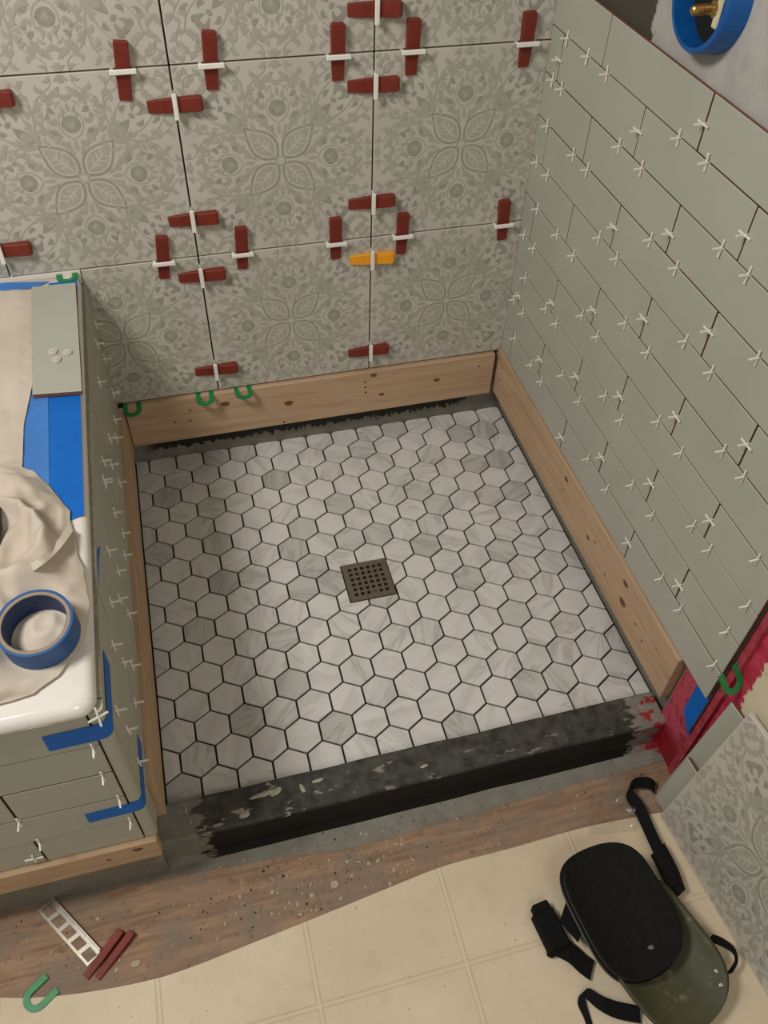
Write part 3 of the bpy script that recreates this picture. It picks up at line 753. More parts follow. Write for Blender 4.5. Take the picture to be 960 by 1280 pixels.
def cloth_raw(x, y, edge):
    heap = min(1, max(0, (-0.56 - y) / 0.08)) * min(1, max(0, (y + 1.045) / 0.07))
    base = RIM + 0.006
    # fall into the basin away from the rim, less so where the cloth is heaped
    drop = max(0.0, (-0.118 - x)) * (0.40 * (1 - heap) + 0.12 * heap)
    drop *= min(1, max(0, (-0.05 - y) / 0.3))
    up = min(1, edge / 0.035)
    wx = x + 0.03 * mnoise.noise((x * 9, y * 9, 2)); wy = y + 0.03 * mnoise.noise((x * 9, y * 9, 7))
    ridge = max(0, 1 - abs(mnoise.noise((wx * 11 + wy * 7, wy * 9 - wx * 4, 1.3))) * 2.2) ** 2.2
    ridge2 = max(0, 1 - abs(mnoise.noise((wx * 25 - wy * 9, wy * 17 + wx * 6, 4.3))) * 2.2) ** 2.0
    long_ = 1 - abs(mnoise.noise((wx * 16 + wy * 2.4, wy * 1.2, 9.1))) * 2.0
    f = heap * (0.006 + 0.034 * ridge + 0.017 * ridge2 + 0.014 * mnoise.noise((x * 6, y * 6, 3))) + (1 - heap) * (0.010 * long_ * min(1, max(0, (-0.09 - x) / 0.06)))
    return base - drop + up * (f + 0.006 * heap) + 0.0015 * mnoise.noise((x * 60, y * 60, 0))
bm = bmesh.new(); NY, NX = 260, 120; PT = []
for j in range(NY + 1):
    y = -0.052 - (1.036 - 0.052) * j / NY; x1 = xb(y) + 0.002 * mnoise.noise((y * 40, 1, 1)); rr = []
    for i in range(NX + 1):
        u = i / NX; x = x1 - (x1 + 0.46) * (u ** 1.35)
        rr.append([x, y, cloth_z(x, y, x1 - x)])
    PT.append(rr)
for _ in range(5):
    for j in range(1, NY):
        for i in range(1, NX):
            PT[j][i][2] = 0.4 * PT[j][i][2] + 0.15 * (PT[j - 1][i][2] + PT[j + 1][i][2] + PT[j][i - 1][2] + PT[j][i + 1][2])
rows = []
for rr in PT:
    out = []
    for x, y, z in rr:
        if (x > -0.105 and y > -1.0) or y < -0.96: z = max(z, RIM + 0.0042)
        out.append(bm.verts.new((x, y, z)))
    rows.append(out)
for a, b in zip(rows, rows[1:]):
    for i in range(NX): bm.faces.new((a[i], b[i], b[i + 1], a[i + 1]))
bmesh.ops.recalc_face_normals(bm, faces=bm.faces)
cloth = mesh_obj('drop_cloth', bm, CLOTH, smooth=True)
cloth.modifiers.new('thickness', 'SOLIDIFY').thickness = 0.0016
tag(cloth, 'beige canvas drop cloth heaped over the tub rim and hanging inside', 'cloth')
def ch(u, v, dz=0.0):
    """point on the cloth seen at pixel u,v"""
    p = onz(u, v, 0.60)
    for _ in range(6):
        z = max(RIM + 0.0045, cloth_z(p.x, p.y, xb(p.y) - p.x)); p = onz(u, v, z)
    return p + Vector((0, 0, dz))
hem = [ch(u, v, 0.0058) for u, v in ((20, 727), (36, 717), (52, 706), (66, 694), (78, 680), (89, 664))]
bm = bmesh.new(); ribbon(bm, hem, (0.0045, -0.006, 0.0005), 0.003)
hm = mesh_obj('stitched_hem', bm, CLOTH, cloth)

# blue tape roll
troll = empty('tape_roll', (0, 0, 0)); tc0 = ROLLC
tag(troll, 'roll of blue masking tape lying on the crumpled drop cloth', 'tape roll')
def ringmesh(ro, ri, h, n=48):
    bm = bmesh.new(); R4 = []
    for i in range(n):
        a = 2 * math.pi * i / n; c, s = math.cos(a), math.sin(a)
        R4.append([bm.verts.new((ro * c, ro * s, 0)), bm.verts.new((ro * c, ro * s, h)), bm.verts.new((ri * c, ri * s, h)), bm.verts.new((ri * c, ri * s, 0))])
    for i in range(n):
        a, b = R4[i], R4[(i + 1) % n]
        for k in range(4): bm.faces.new((a[k], b[k], b[(k + 1) % 4], a[(k + 1) % 4]))
    bmesh.ops.recalc_face_normals(bm, faces=bm.faces); return bm
ROLL_BLUE = simple('tape_roll_blue', srgb(22, 80, 138), 0.5, 0.10, 25)
o = mesh_obj('tape_winding', ringmesh(0.0500, 0.0464, 0.040), ROLL_BLUE, troll)
o = mesh_obj('cardboard_core', ringmesh(0.0463, 0.0418, 0.0396), simple('grey_cardboard', srgb(150, 132, 112), 0.85, 0.1, 120), troll)
o = mesh_obj('core_lining', ringmesh(0.0414, 0.0408, 0.0385), simple('navy_core_paper', srgb(16, 44, 92), 0.6, 0.15, 60), troll)
troll.location = tc0 - Vector((0, 0, 0.040)); troll.rotation_euler = (math.radians(6), math.radians(-3), 0.3)

# loose grey tile on the rim with round caps on it, green shim
def flat_tile(name, corners, z, label):
    """subway tile lying flat; corners in plan ccw"""
    P = [Vector((c[0], c[1])) for c in corners]
    bm = bmesh.new(); prism(bm, [tuple(p) for p in P], z, z + 0.0085, 0.0008)
    for f in bm.faces: f.material_index = 0 if f.calc_center_median().z > z + 0.0078 else 1
    o = mesh_obj(name, bm, [GLAZE, CLAY]); tag(o, label, 'tile'); return o
flat_tile('subway_tile', [(-0.0115, -0.0565), (-0.0965, -0.0545), (-0.0895, -0.402), (-0.0055, -0.411)], 0.5845, 'loose grey green subway tile lying flat on the tub rim, three white caps on it')
for i, (u, v) in enumerate(((66, 440), (84, 441), (70.5, 450))):
    c = onz(u, v, 0.5945); bm = bmesh.new(); r = 0.0085; n = 20
    pl = [(r * (1 + (0.06 if k % 2 else -0.04)) * math.cos(2 * math.pi * k / n), r * (1 + (0.06 if k % 2 else -0.04)) * math.sin(2 * math.pi * k / n)) for k in range(n)]
    prism(bm, pl, 0.0, 0.0042, 0.0006); tube(bm, [(0, 0, 0.004), (0, 0, 0.0056)], 0.0045, 10)
    o = mesh_obj('spacer_cap', bm, simple('pale_grey_plastic', srgb(196, 190, 176), 0.45, 0.04), smooth=False)
    o.location = (c.x, c.y, 0.5932); o.rotation_euler = (0, 0, i)
    tag(o, 'small round ribbed white cap on the loose grey tile', 'cap', 'round caps on the loose tile')

# ------------------------------------------------------------------ horseshoe shims
def shim_mesh():
    bm = bmesh.new(); wd, arm, L, th = 0.0215, 0.0110, 0.052, 0.003
    outer = [(-wd, L)]; n = 12
    path_o = [(-wd, L), (-wd, wd)] + [(wd * math.cos(math.pi + math.pi * i / n), wd + wd * math.sin(math.pi + math.pi * i / n)) for i in range(1, n)] + [(wd, wd), (wd, L)]
    wi = wd - arm
    path_i = [(-wi, L), (-wi, wd)] + [(wi * math.cos(math.pi + math.pi * i / n), wd + wi * math.sin(math.pi + math.pi * i / n)) for i in range(1, n)] + [(wi, wd), (wi, L)]
    R4 = [[bm.verts.new((*o, 0)), bm.verts.new((*o, th)), bm.verts.new((*i_, th)), bm.verts.new((*i_, 0))] for o, i_ in zip(path_o, path_i)]
    for a, b in zip(R4, R4[1:]):
        for k in range(4): bm.faces.new((a[k], b[k], b[(k + 1) % 4], a[(k + 1) % 4]))
    bm.faces.new(R4[0]); bm.faces.new(list(reversed(R4[-1]))); bmesh.ops.recalc_face_normals(bm, faces=bm.faces)
    me = bpy.data.meshes.new('horseshoe_shim'); bm.to_mesh(me); bm.free(); me.materials.append(GREEN); return me
SHIM = shim_mesh()
def shim(loc, rot, label, group=None):
    o = link_mesh('horseshoe_shim', SHIM); o.location = loc; o.rotation_euler = rot; tag(o, label, 'shim', group); return o
for i, (u, v) in enumerate(((166, 519), (257, 505), (307, 497))):
    p = onz(u, v, 0.2205)
    shim((p.x, p.y - 0.003, 0.2178), (math.radians(-2), 0, random.uniform(-0.05, 0.05)), 'green horseshoe shim under the patterned tile on the back board, %s from the tub' % ('first', 'second', 'third')[i], 'shims on the back board')
p = onz(84, 351, 0.586); shim((p.x, p.y, 0.5808), (0, 0, 0.04), 'green plastic horseshoe shim on the tub rim under the patterned tile')
p = onz(30, 1259, ZP); shim((p.x + 0.003, p.y - 0.004, ZP + 0.0025), (0, 0, -0.98), 'green plastic horseshoe shim lying on the floor beside the vinyl edge')
p = onx(921, 862, 0.994); shim((0.992, p.y - 0.002, p.z - 0.004), (math.radians(58), math.radians(-14), math.radians(18)), 'green plastic horseshoe shim hanging from the edge of the subway tiles')

# ------------------------------------------------------------------ levelling wedges and clips on the patterned wall
def wedge_mesh(m):
    """length along X centred, width along Z, lies on plane y=0 outward -Y; thin end at -X"""
    bm = bmesh.new(); L, wd = 0.049, 0.0128
    n = 14; rings = []
    for i in range(n + 1):
        t = i / n; x = -L + 2 * L * t; h = 0.004 + 0.0125 * t; ww = wd * (0.86 + 0.14 * min(1, t * 2.5)) if t < 0.4 else wd
        if t > 0.93: h *= 0.97
        c = 0.0012
        rings.append([bm.verts.new((x, -0.0005, -ww)), bm.verts.new((x, -0.0005, ww)), bm.verts.new((x, -h + c, ww)), bm.verts.new((x, -h, ww - c)), bm.verts.new((x, -h, -ww + c)), bm.verts.new((x, -h + c, -ww))])
    for a, b in zip(rings, rings[1:]):
        for k in range(6): bm.faces.new((a[k], b[k], b[(k + 1) % 6], a[(k + 1) % 6]))
    bm.faces.new(rings[0]); bm.faces.new(list(reversed(rings[-1])))
    # fine grip ribs across the top near the thick end, raised stop at the end
    for i in range(6):
        t = 0.30 + 0.055 * i; x = -L + 2 * L * t; h = 0.004 + 0.0125 * t
        box(bm, x - 0.0006, x + 0.0006, -h - 0.0006, -h + 0.001, -wd + 0.003, wd - 0.003)
    box(bm, L - 0.0045, L + 0.0035, -0.0145, -0.0008, -wd + 0.001, wd - 0.001, bev=0.001)
    bmesh.ops.recalc_face_normals(bm, faces=bm.faces)
    me = bpy.data.meshes.new('wedge'); bm.to_mesh(me); bm.free(); me.materials.append(m); return me
def clip_mesh():
    """bridge over the wedge: bar along Z, feet going into the joint (towards +Y)"""
    bm = bmesh.new(); hb = 0.0135
    box(bm, -0.0046, 0.0046, -hb - 0.005, -hb, -0.0240, 0.0240, bev=0.0014)
    for s in (-1, 1): box(bm, -0.0009, 0.0009, -hb, 0.009, s * 0.0195 - 0.003, s * 0.0195 + 0.003)
    me = bpy.data.meshes.new('clip'); bm.to_mesh(me); bm.free(); me.materials.append(WHITE_PL); return me
WRED, WYEL, CLIPM = wedge_mesh(RED), wedge_mesh(YELLOW), clip_mesh()
JX = [JX0 - TS, JX0, JX0 + TS]; JZ = [JZ0, JZ0 + TS]
def wedge_set(u, v, orient, m, label, group, tilt=0.0):
    p = ony(u, v, YB - 0.008)
    e = empty('leveling_wedge'); tag(e, label, 'wedge', group)
    if orient == 'V':
        jz = min(JZ, key=lambda z: abs(z - p.z)); e.location = (p.x, YB, jz); off = p.z - jz; rot = (0, math.radians(-90) + tilt, 0)
    else:
        jx = min(JX, key=lambda x: abs(x - p.x)); e.location = (jx, YB, p.z); off = p.x - jx; rot = (0, tilt, 0)
    wdg = link_mesh('wedge', m, e); wdg.rotation_euler = rot
    wdg.location = (off, -0.0005, 0) if orient == 'H' else (0, -0.0005, off)
    c = link_mesh('clip', CLIPM, e); c.rotation_euler = (0, 0, 0) if orient == 'H' else (0, math.radians(90), 0)
    c['label'] = 'white clip'
RW = 'red levelling wedge '
ORD = ['first', 'second', 'third', 'fourth', 'fifth']
for n, (u, v, tl) in enumerate(((154, 91, 0.10), (263.5, 78, 0.05), (422.7, 67.5, 0), (516, 61, 0), (659, 51.5, -0.03))):
    wedge_set(u, v, 'V', WRED, RW + 'upright on the upper tile joint, %s from the grey subway tile wall' % ORD[4 - n], 'upright wedges on the upper joint', tl)
for n, (u, v, tl) in enumerate(((204, 324, 0.10), (302.5, 312, 0.05), (420, 300, 0.0), (503, 294, 0), (629.4, 277, -0.08))):
    wedge_set(u, v, 'V', WRED, RW + 'upright on the lower tile joint, %s from the grey subway tile wall' % ORD[4 - n], 'upright wedges on the lower joint', tl)
wedge_set(218, 132, 'H', WRED, RW + 'lying across the vertical joint nearer the tub, uppermost', None, -0.03)
wedge_set(241, 275, 'H', WRED, RW + 'lying across the vertical joint nearer the tub, just above the joint crossing', None, -0.03)
wedge_set(252, 345.5, 'H', WRED, RW + 'lying across the vertical joint nearer the tub, just below the joint crossing', None, -0.04)
wedge_set(270, 463, 'H', WRED, RW + 'lying across the vertical joint nearer the tub, just above the back board', None, -0.03)
wedge_set(468, 12, 'H', WRED, RW + 'lying across the middle vertical joint, topmost of its column', None, 0.0)
wedge_set(466, 107, 'H', WRED, RW + 'lying across the middle vertical joint, just below the upper joint crossing', None, -0.02)
wedge_set(464, 253.5, 'H', WRED, RW + 'lying across the middle vertical joint, above the yellow wedge', None, -0.04)
wedge_set(464.5, 324, 'H', WYEL, 'amber yellow levelling wedge with white clip across a tile joint', None, 0.0)
wedge_set(460, 439.5, 'H', WRED, RW + 'lying across the middle vertical joint, just above the back board', None, -0.05)
wedge_set(5, 314, 'H', WRED, RW + 'across the vertical joint behind the bathtub, lower one', None, -0.03)
wedge_set(-22, 126, 'H', WRED, RW + 'across the vertical joint behind the bathtub, upper one', None, -0.03)

# ------------------------------------------------------------------ cross spacers
bm = bmesh.new(); a_, w_, h_ = 0.0140, 0.0011, 0.0013
box(bm, -a_, a_, -w_, w_, -h_, h_); box(bm, -w_, w_, -a_, a_, -h_ * 0.98, h_ * 0.98)
SPC = bpy.data.meshes.new('tile_spacer'); bm.to_mesh(SPC); bm.free(); SPC.materials.append(WHITE_PL)
def spacer(loc, rot, label, group):
    o = link_mesh('tile_spacer', SPC); o.location = loc; o.rotation_euler = rot; tag(o, label, 'spacer', group); return o
def z3(l, ox, oy, s=3.0): return [(ox + x / s, oy + y / s) for x, y in l]
RH_ = z3([(205, 140), (280, 213), (150, 297), (353, 278), (183, 335), (130, 475), (398, 553), (228, 580), (622, 518), (728, 605), (482, 635), (90, 610), (130, 663), (278, 645)], 640, 0) + \
    z3([(93, 65), (167, 160), (325, 170), (517, 180), (780, 217), (43, 163), (80, 212), (228, 237), (390, 250), (613, 285), (880, 317), (47, 327), (5, 405), (127, 430), (262, 460), (422, 492), (648, 560), (165, 492), (38, 458), (318, 543), (508, 598), (745, 675), (915, 630), (10, 545), (70, 648), (108, 712), (188, 685), (250, 785), (350, 757), (408, 857), (548, 857)], 640, 240) + \
    z3([(285, 37), (355, 152), (452, 132), (525, 250), (632, 17), (680, 287), (740, 380), (790, 12), (868, 103), (918, 420), (885, 585), (805, 687), (755, 815), (558, 490), (630, 603)], 640, 560)
RV_ = z3([(163, 215), (465, 487), (708, 460)], 640, 0) + \
    z3([(15, 378), (140, 405), (300, 440), (490, 473), (733, 520), (378, 130), (583, 150), (865, 157), (103, 628), (240, 693), (405, 770), (613, 843), (870, 940), (180, 915)], 640, 240) + \
    z3([(335, 38), (520, 135), (742, 275), (435, 357), (628, 520)], 640, 560)
XS = XR - 0.0035
ORD = ['first', 'second', 'third', 'fourth', 'fifth', 'sixth', 'seventh', 'eighth', 'ninth', 'tenth', 'eleventh', 'twelfth']
acc = {}
for u, v in RH_:
    p = onx(u, v, XS - 0.001); k = round((ZT - p.z) / PZ)
    acc.setdefault(k, []).append(max(-1.06, min(-0.018, p.y)))
for k, yl in sorted(acc.items()):
    for n, y in enumerate(sorted(yl, reverse=True)):
        spacer((XS, y, ZT - k * PZ), (math.pi / 2, random.uniform(-0.08, 0.08), 0), 'white spacer %s from the patterned wall in the grey wall joint %s from its top' % (ORD[n], ORD[k - 1]), 'spacers in the horizontal joints of the right wall')
acc = {}
for u, v in RV_:
    p = onx(u, v, XS - 0.001); k = int((ZT - p.z) / PZ); a = YJR(k); n = round((a - p.y) / LP)
    acc.setdefault(k, []).append((a - n * LP, p.z))
for k, yl in sorted(acc.items()):
    for n, (y, z) in enumerate(sorted(yl, reverse=True)):
        spacer((XS, min(y, -0.018), z), (0, 0, random.uniform(-0.06, 0.06)), 'white spacer %s from the patterned wall in upright joints, grey wall %s row down' % (ORD[n], ORD[k]), 'spacers in the vertical joints of the right wall')
LH_ = z3([(335, 60), (340, 240), (300, 395), (350, 385), (210, 575), (250, 577), (310, 595), (270, 785), (412, 868), (375, 1110), (395, 1120)], 90, 480, 6.4) + z3([(730, 520), (745, 690), (800, 795), (740, 900), (850, 1010)], 0, 320, 6.0) + \
    z3([(320, 155), (240, 235), (258, 225), (275, 440), (210, 465), (380, 670), (235, 800), (385, 985), (360, 1055), (395, 1230)], 100, 660, 5.82) + [(147.5, 886), (163.8, 916), (176, 952.5)]
acc = {}
for u, v in LH_:
    p = onx(u, v, XL + 0.0055); k = max(0, min(3, round((p.z - ZL0) / PL)))
    acc.setdefault(k, []).append((max(-1.012, min(-0.018, p.y)), ZL0 + k * PL if k else max(p.z, 0.236)))
for k, yl in sorted(acc.items()):
    for n, (y, z) in enumerate(sorted(yl, reverse=True)):
        wh = 'white spacer %s from the patterned wall in the tub side wall joint %s below rim' % (ORD[n], ORD[3 - k]) if k else 'white spacer %s from the patterned wall just above the tub side pine board' % ORD[n]
        spacer((XL + 0.0035, y, z), (math.pi / 2, random.uniform(-0.08, 0.08), 0), wh, 'spacers on the tub side wall')
for n, (u, v) in enumerate([(115, 935), (125, 966), (149, 1001), (169, 1026), (24, 1030), (50, 1056)]):
    p = ony(u, v, YF - 0.005); k = round((p.z - ZF0) / PL); z = ZF0 + k * PL
    spacer((min(p.x, -0.03), YF - 0.0035, z), (0, math.pi / 2, random.uniform(-0.15, 0.15)), 'white spacer in the tub front joint %s below the rim, %s' % (ORD[4 - k], 'near the corner trim' if u > 100 else 'away from the corner'), 'spacers on the tub front')
p = onz(606, 521, 0.001); spacer((p.x, p.y, 0.0018), (0, 0, 0.5), 'white cross spacer lying loose on the hexagon floor by the corner of the pine boards', None)
p = ony(42.5, 1074, YF - 0.002); spacer((p.x, YF - 0.0016, p.z), (math.pi / 2, 0.03, 0), 'white cross spacer stuck flat against the tub front just above its pine board', None)
p = onz(131, 880, 0.556); spacer((-0.006, -1.047, 0.556), (math.radians(60), 0.2, 0.5), 'white cross spacer wedged under the corner of the tub rim', None)

# ------------------------------------------------------------------ blue tape strips on the tiles
def tape_wrap(zc, hw, xa, yb, label, jig):
    """strip around the outer tub corner: along the front from xa, around the trim, up to yb on the side"""
    path = [(xa, YF - 0.0008), (-0.06, YF - 0.0008), (-0.0195, YF - 0.001)]
    for i in range(5):
        a = -math.pi / 2 + math.pi / 2 * i / 4; path.append((-0.009 + 0.010 * math.cos(a), -1.0305 + 0.010 * math.sin(a)))
    path += [(XL + 0.0010, -1.01), (XL + 0.0008, (yb - 1.01) / 2), (XL + 0.0008, yb)]
    bm = bmesh.new(); rs = []
    for i, (x, y) in enumerate(path):
        k = jig[0] + (jig[1] - jig[0]) * i / (len(path) - 1)
        rs.append((bm.verts.new((x, y, zc - hw + k)), bm.verts.new((x, y, zc + hw + k))))
    for a, b in zip(rs, rs[1:]): bm.faces.new((a[0], b[0], b[1], a[1]))
    o = mesh_obj('tape_strip', bm, TAPE); tag(o, label, 'tape'); md = o.modifiers.new('t', 'SOLIDIFY'); md.thickness = 0.0004; md.offset = 1
    return o
def zfront(u, v): return ony(u, v, YF).z
tape_wrap((zfront(80, 916) + zfront(80, 934)) / 2, 0.020, -0.085, -0.93, 'blue tape strip wrapped around the tub corner just under the rim', (0.0, 0.012))
tape_wrap((zfront(120, 1012) + zfront(120, 1028)) / 2, 0.016, -0.088, -0.93, 'blue tape strip wrapped around the tub corner near the pine board', (0.0, 0.012))
P4 = [onx(u, v, XL + 0.0012) for u, v in ((117, 673), (125, 683), (123.5, 705), (123.5, 734), (118, 715))]
for q in P4: q.z = min(q.z, 0.552)
tape_poly('tape_strip', P4, 'torn blue tape piece on the tub side wall just under the rim', z=-0.0004)
P4 = [onx(u, v, 0.9975) for u, v in ((886, 862), (887, 892), (876, 908), (864, 918), (851, 893), (868, 868))]
tape_poly('tape_strip', [(0.9975, -1.0725, 0.2235), (0.9975, -1.030, 0.2235), (0.9975, -1.033, 0.115), (0.9975, -1.0745, 0.075)], 'short blue tape strip hanging below the grey tiles at the curb end', z=-0.0005)
P4 = [onx(u, v, MX - 0.0012) for u, v in ((722, 679), (733, 690), (741, 708), (730, 700))]
tape_poly('tape_strip', P4, 'small blue tape scrap on the liner below the right pine board', z=0.0004)

# ------------------------------------------------------------------ right: red-sealed board edge, painted drywall, valve
def drywall_mat():
    t = NT('cream_drywall_with_red_sealer'); x, y, z = t.xyz(t.pos)
    g = t.noise(t.pos, 36, 5, 0.65); h = t.noise(t.pos, 90, 4, 0.6)
    c = t.ramp(t.noise(t.pos, 8, 3), [(0.3, srgb(212, 200, 168)), (0.7, srgb(222, 210, 180))])
    lim = t.math('ADD', t.math('ADD', y, t.math('MULTIPLY', z, -0.02)), t.math('MULTIPLY', t.math('SUBTRACT', g, 0.5), 0.06))
    m = t.math('MULTIPLY', t.step(lim, -1.128, -1.122), t.math('SUBTRACT', 1.0, t.math('MULTIPLY', t.step(h, 0.5, 0.62), t.step(z, 0.14, 0.0))))
    red = t.mix(t.step(g, 0.4, 0.6), srgb(196, 62, 86), srgb(178, 42, 66))
    return t.out(t.mix(m, c, red), 0.6, 0.4)
DW = drywall_mat()
dry = quickwall('wall_drywall', (1.006, 1.06, -2.05, -1.0855, -0.06, 2.3), DW, 'cream painted drywall beside the shower with a ragged pink red sealer band')
def edge_mat():
    t = NT('red_sealed_board_edge'); g = t.noise(t.pos, 60, 5, 0.6)
    return t.out(t.ramp(g, [(0.35, srgb(150, 44, 56)), (0.6, srgb(178, 70, 82)), (0.8, srgb(120, 92, 76))]), 0.65, 0.3)
quick_box('board_edge', (0.9955, 1.0055, -1.0895, -1.0735, -0.06, 1.3), edge_mat(), wall_right)
quick_box('metal_edge_strip', (0.9908, 0.9945, -1.0758, -1.0735, 0.10, 1.1), simple('dark_edge_metal', srgb(70, 62, 50), 0.5, 0.2, 60, 0.5, 0.3), wall_right)

# shower valve with blue plaster guard
val = empty('shower_valve', (XR + 0.0113, -0.500, 1.190)); tag(val, 'shower valve with round blue plaster guard and brass stem above the tiles', 'valve')
def xring(ro, ri, h, taper=0.0, n=56):
    bm = bmesh.new(); R4 = []
    for i in range(n):
        a = 2 * math.pi * i / n; c, s = math.cos(a), math.sin(a)
        R4.append([bm.verts.new((0, ro * c, ro * s)), bm.verts.new((-h + 0.003, (ro - taper) * c, (ro - taper) * s)), bm.verts.new((-h, (ro - taper - 0.002) * c, (ro - taper - 0.002) * s)), bm.verts.new((-h, (ri - taper) * c, (ri - taper) * s)), bm.verts.new((0, ri * c, ri * s))])
    for i in range(n):
        a, b = R4[i], R4[(i + 1) % n]
        for k in range(5): bm.faces.new((a[k], b[k], b[(k + 1) % 5], a[(k + 1) % 5]))
    bmesh.ops.recalc_face_normals(bm, faces=bm.faces); return bm
BLUEP = simple('cobalt_blue_plastic', srgb(8, 84, 152), 0.42, 0.08, 60)
mesh_obj('guard_ring', xring(0.074, 0.066, 0.036, 0.003), BLUEP, val)
bm = bmesh.new(); n = 40
ring = [bm.verts.new((-0.001, 0.0665 * math.cos(2 * math.pi * i / n), 0.0665 * math.sin(2 * math.pi * i / n))) for i in range(n)]
bm.faces.new(ring); mesh_obj('cavity_shade_disc', bm, BLACK, val)  # flat black disc paints the shade inside the guard ring
BRASS = simple('worn_brass', srgb(196, 160, 92), 0.3, 0.15, 120, 0.5, 0.9)
sp = onx(864, 13, 0.932) - val.location; sy, sz = sp.y, sp.z
bm = bmesh.new(); tube(bm, [(-0.002, sy, sz), (-0.03, sy, sz), (-0.032, sy, sz), (-0.062, sy, sz), (-0.064, sy, sz)], 0.008, 14, True, [0.011, 0.011, 0.0062, 0.0062, 0.004])
for i in range(6): tube(bm, [(-0.036 - i * 0.004, sy, sz), (-0.0375 - i * 0.004, sy, sz)], 0.007, 14)
mesh_obj('brass_stem', bm, BRASS, val)
bm = bmesh.new(); box(bm, -0.030, -0.025, sy - 0.016, sy - 0.003, sz - 0.022, sz + 0.05, bev=0.002); mesh_obj('cream_bracket', bm, simple('cream_plastic', srgb(214, 202, 172), 0.5), val)

# ------------------------------------------------------------------ tiles leaning on the drywall
lean = empty('patterned_tile', (0, 0, 0)); tag(lean, 'loose patterned floral tile leaning against the cream drywall in front of the curb', 'tile')
bm = bmesh.new(); box(bm, -TS / 2, TS / 2, 0, 0.0095, 0, TS, bev=0.001); mesh_obj('tile_body', bm, CERAM, lean)
o = link_mesh('floral_print', print_mesh(-0.49, 0.49, -0.49, 0.49, TS), lean); o.location = (0, 0, TS / 2)
b0 = onz(824, 1020, ZP); b1 = onz(957, 1243, ZP)
di = (b1 - b0).normalized(); ang = math.atan2(di.y, di.x)
ctr = b0 + di * TS / 2
lean.location = (ctr.x, ctr.y, ZP + 0.0022)
tiltA = math.atan2(0.052, 0.378)
lean.rotation_euler = (Matrix.Rotation(ang, 4, 'Z') @ Matrix.Rotation(-tiltA, 4, 'X')).to_euler()
def lean_tile(slide, L, H, back, extra, label):
    """grey tile standing parallel to the loose patterned one: slid along its foot, set back behind it"""
    e = link_mesh('subway_tile', subway_mesh(L, H))
    e.matrix_world = Matrix.Translation((ctr.x, ctr.y, ZP + 0.0024)) @ Matrix.Rotation(ang, 4, 'Z') @ Matrix.Translation((-TS / 2 - slide + L / 2, back, 0)) @ Matrix.Rotation(-(tiltA + extra), 4, 'X') @ Matrix.Translation((0, 0, H / 2))
    tag(e, label, 'tile'); return e
lean_tile(0.036, 0.30, 0.16, 0.0115, 0.0, 'cut grey green tile standing low behind the loose patterned tile')
lean_tile(0.044, 0.084, 0.335, 0.0225, 0.0, 'tall narrow grey green tile standing behind the loose patterned tile')

# ------------------------------------------------------------------ knee pads
FOAM = simple('black_foam', srgb(24, 24, 22), 0.9, 0.18, 90, 0.2, bump=0.2)
SHELLB = simple('black_shell_edge', srgb(30, 30, 28), 0.5, 0.2, 60)
WEB = simple('black_webbing', srgb(18, 18, 17), 0.85, 0.2, 200, 0.2, bump=0.2)
def olive_mat():
    t = NT('scuffed_olive_nylon'); n = t.noise(t.obj, 14, 4); f = t.noise(t.obj, 38, 5, 0.65)
    c = t.ramp(n, [(0.3, srgb(58, 58, 38)), (0.7, srgb(76, 76, 51))])
    c = t.mix(t.math('MULTIPLY', t.step(f, 0.55, 0.72), 0.5), c, srgb(128, 128, 98))
    return t.out(c, 0.55, 0.35)
def outline(t, L, Wd, squ):
    """half-width at t in 0..1 along the pad"""
    s = 2 * t - 1
    return Wd * max(0.0, 1 - abs(s) ** squ) ** (1 / 2.2)
def pad_surface(L, Wd, lift, thick, m, edge_m, name, parent, squ=3.2, crown=0.0, end_lift=0.0, nose=0.0):
    """curved cup: length along X, width Y, sides curling up by lift"""
    bm = bmesh.new(); NU, NV = 36, 22; top = []; bot = []
    for i in range(NU + 1):
        t = 0.5 - 0.5 * math.cos(math.pi * i / NU); h = max(0.004, outline(t, L, Wd, squ) * (1 - nose * t)); ra = []; rb = []
        for j in range(NV + 1):
            s = -1 + 2 * j / NV; y = s * h
            z = lift * (abs(y) / Wd) ** 2.2 + end_lift * (abs(2 * t - 1)) ** 3 - crown * (1 - s * s)
            x = (t - 0.5) * L
            ra.append(bm.verts.new((x, y, z + thick))); rb.append(bm.verts.new((x, y * 0.985, z)))
        top.append(ra); bot.append(rb)
    for i in range(NU):
        for j in range(NV):
            bm.faces.new((top[i][j], top[i + 1][j], top[i + 1][j + 1], top[i][j + 1])); bm.faces.new((bot[i][j], bot[i][j + 1], bot[i + 1][j + 1], bot[i + 1][j]))
    def wall(a, b, c, d):
        f = bm.faces.new((a, b, c, d)); f.material_index = 1
    for i in range(NU):
        wall(top[i][0], bot[i][0], bot[i + 1][0], top[i + 1][0]); wall(top[i][NV], top[i + 1][NV], bot[i + 1][NV], bot[i][NV])
    for j in range(NV):
        wall(top[0][j], top[0][j + 1], bot[0][j + 1], bot[0][j]); wall(top[NU][j], bot[NU][j], bot[NU][j + 1], top[NU][j + 1])
    bmesh.ops.recalc_face_normals(bm, faces=bm.faces)
    return mesh_obj(name, bm, [m, edge_m], parent, smooth=True)
def pad_place(e, ua, ub, z, roll=0.0, pitch=0.0):
    a = onz(*ua, z); b = onz(*ub, z); d = (b - a); ctr = (a + b) / 2
    yaw = math.atan2(d.y, d.x)
    e.matrix_world = Matrix.Translation((ctr.x, ctr.y, z)) @ Matrix.Rotation(yaw, 4, 'Z') @ Matrix.Rotation(pitch, 4, 'Y') @ Matrix.Rotation(roll, 4, 'X')
    return d.length
OLIVE = olive_mat(); PALE = simple('dried_mortar', srgb(196, 192, 178), 0.8, 0.1, 90)
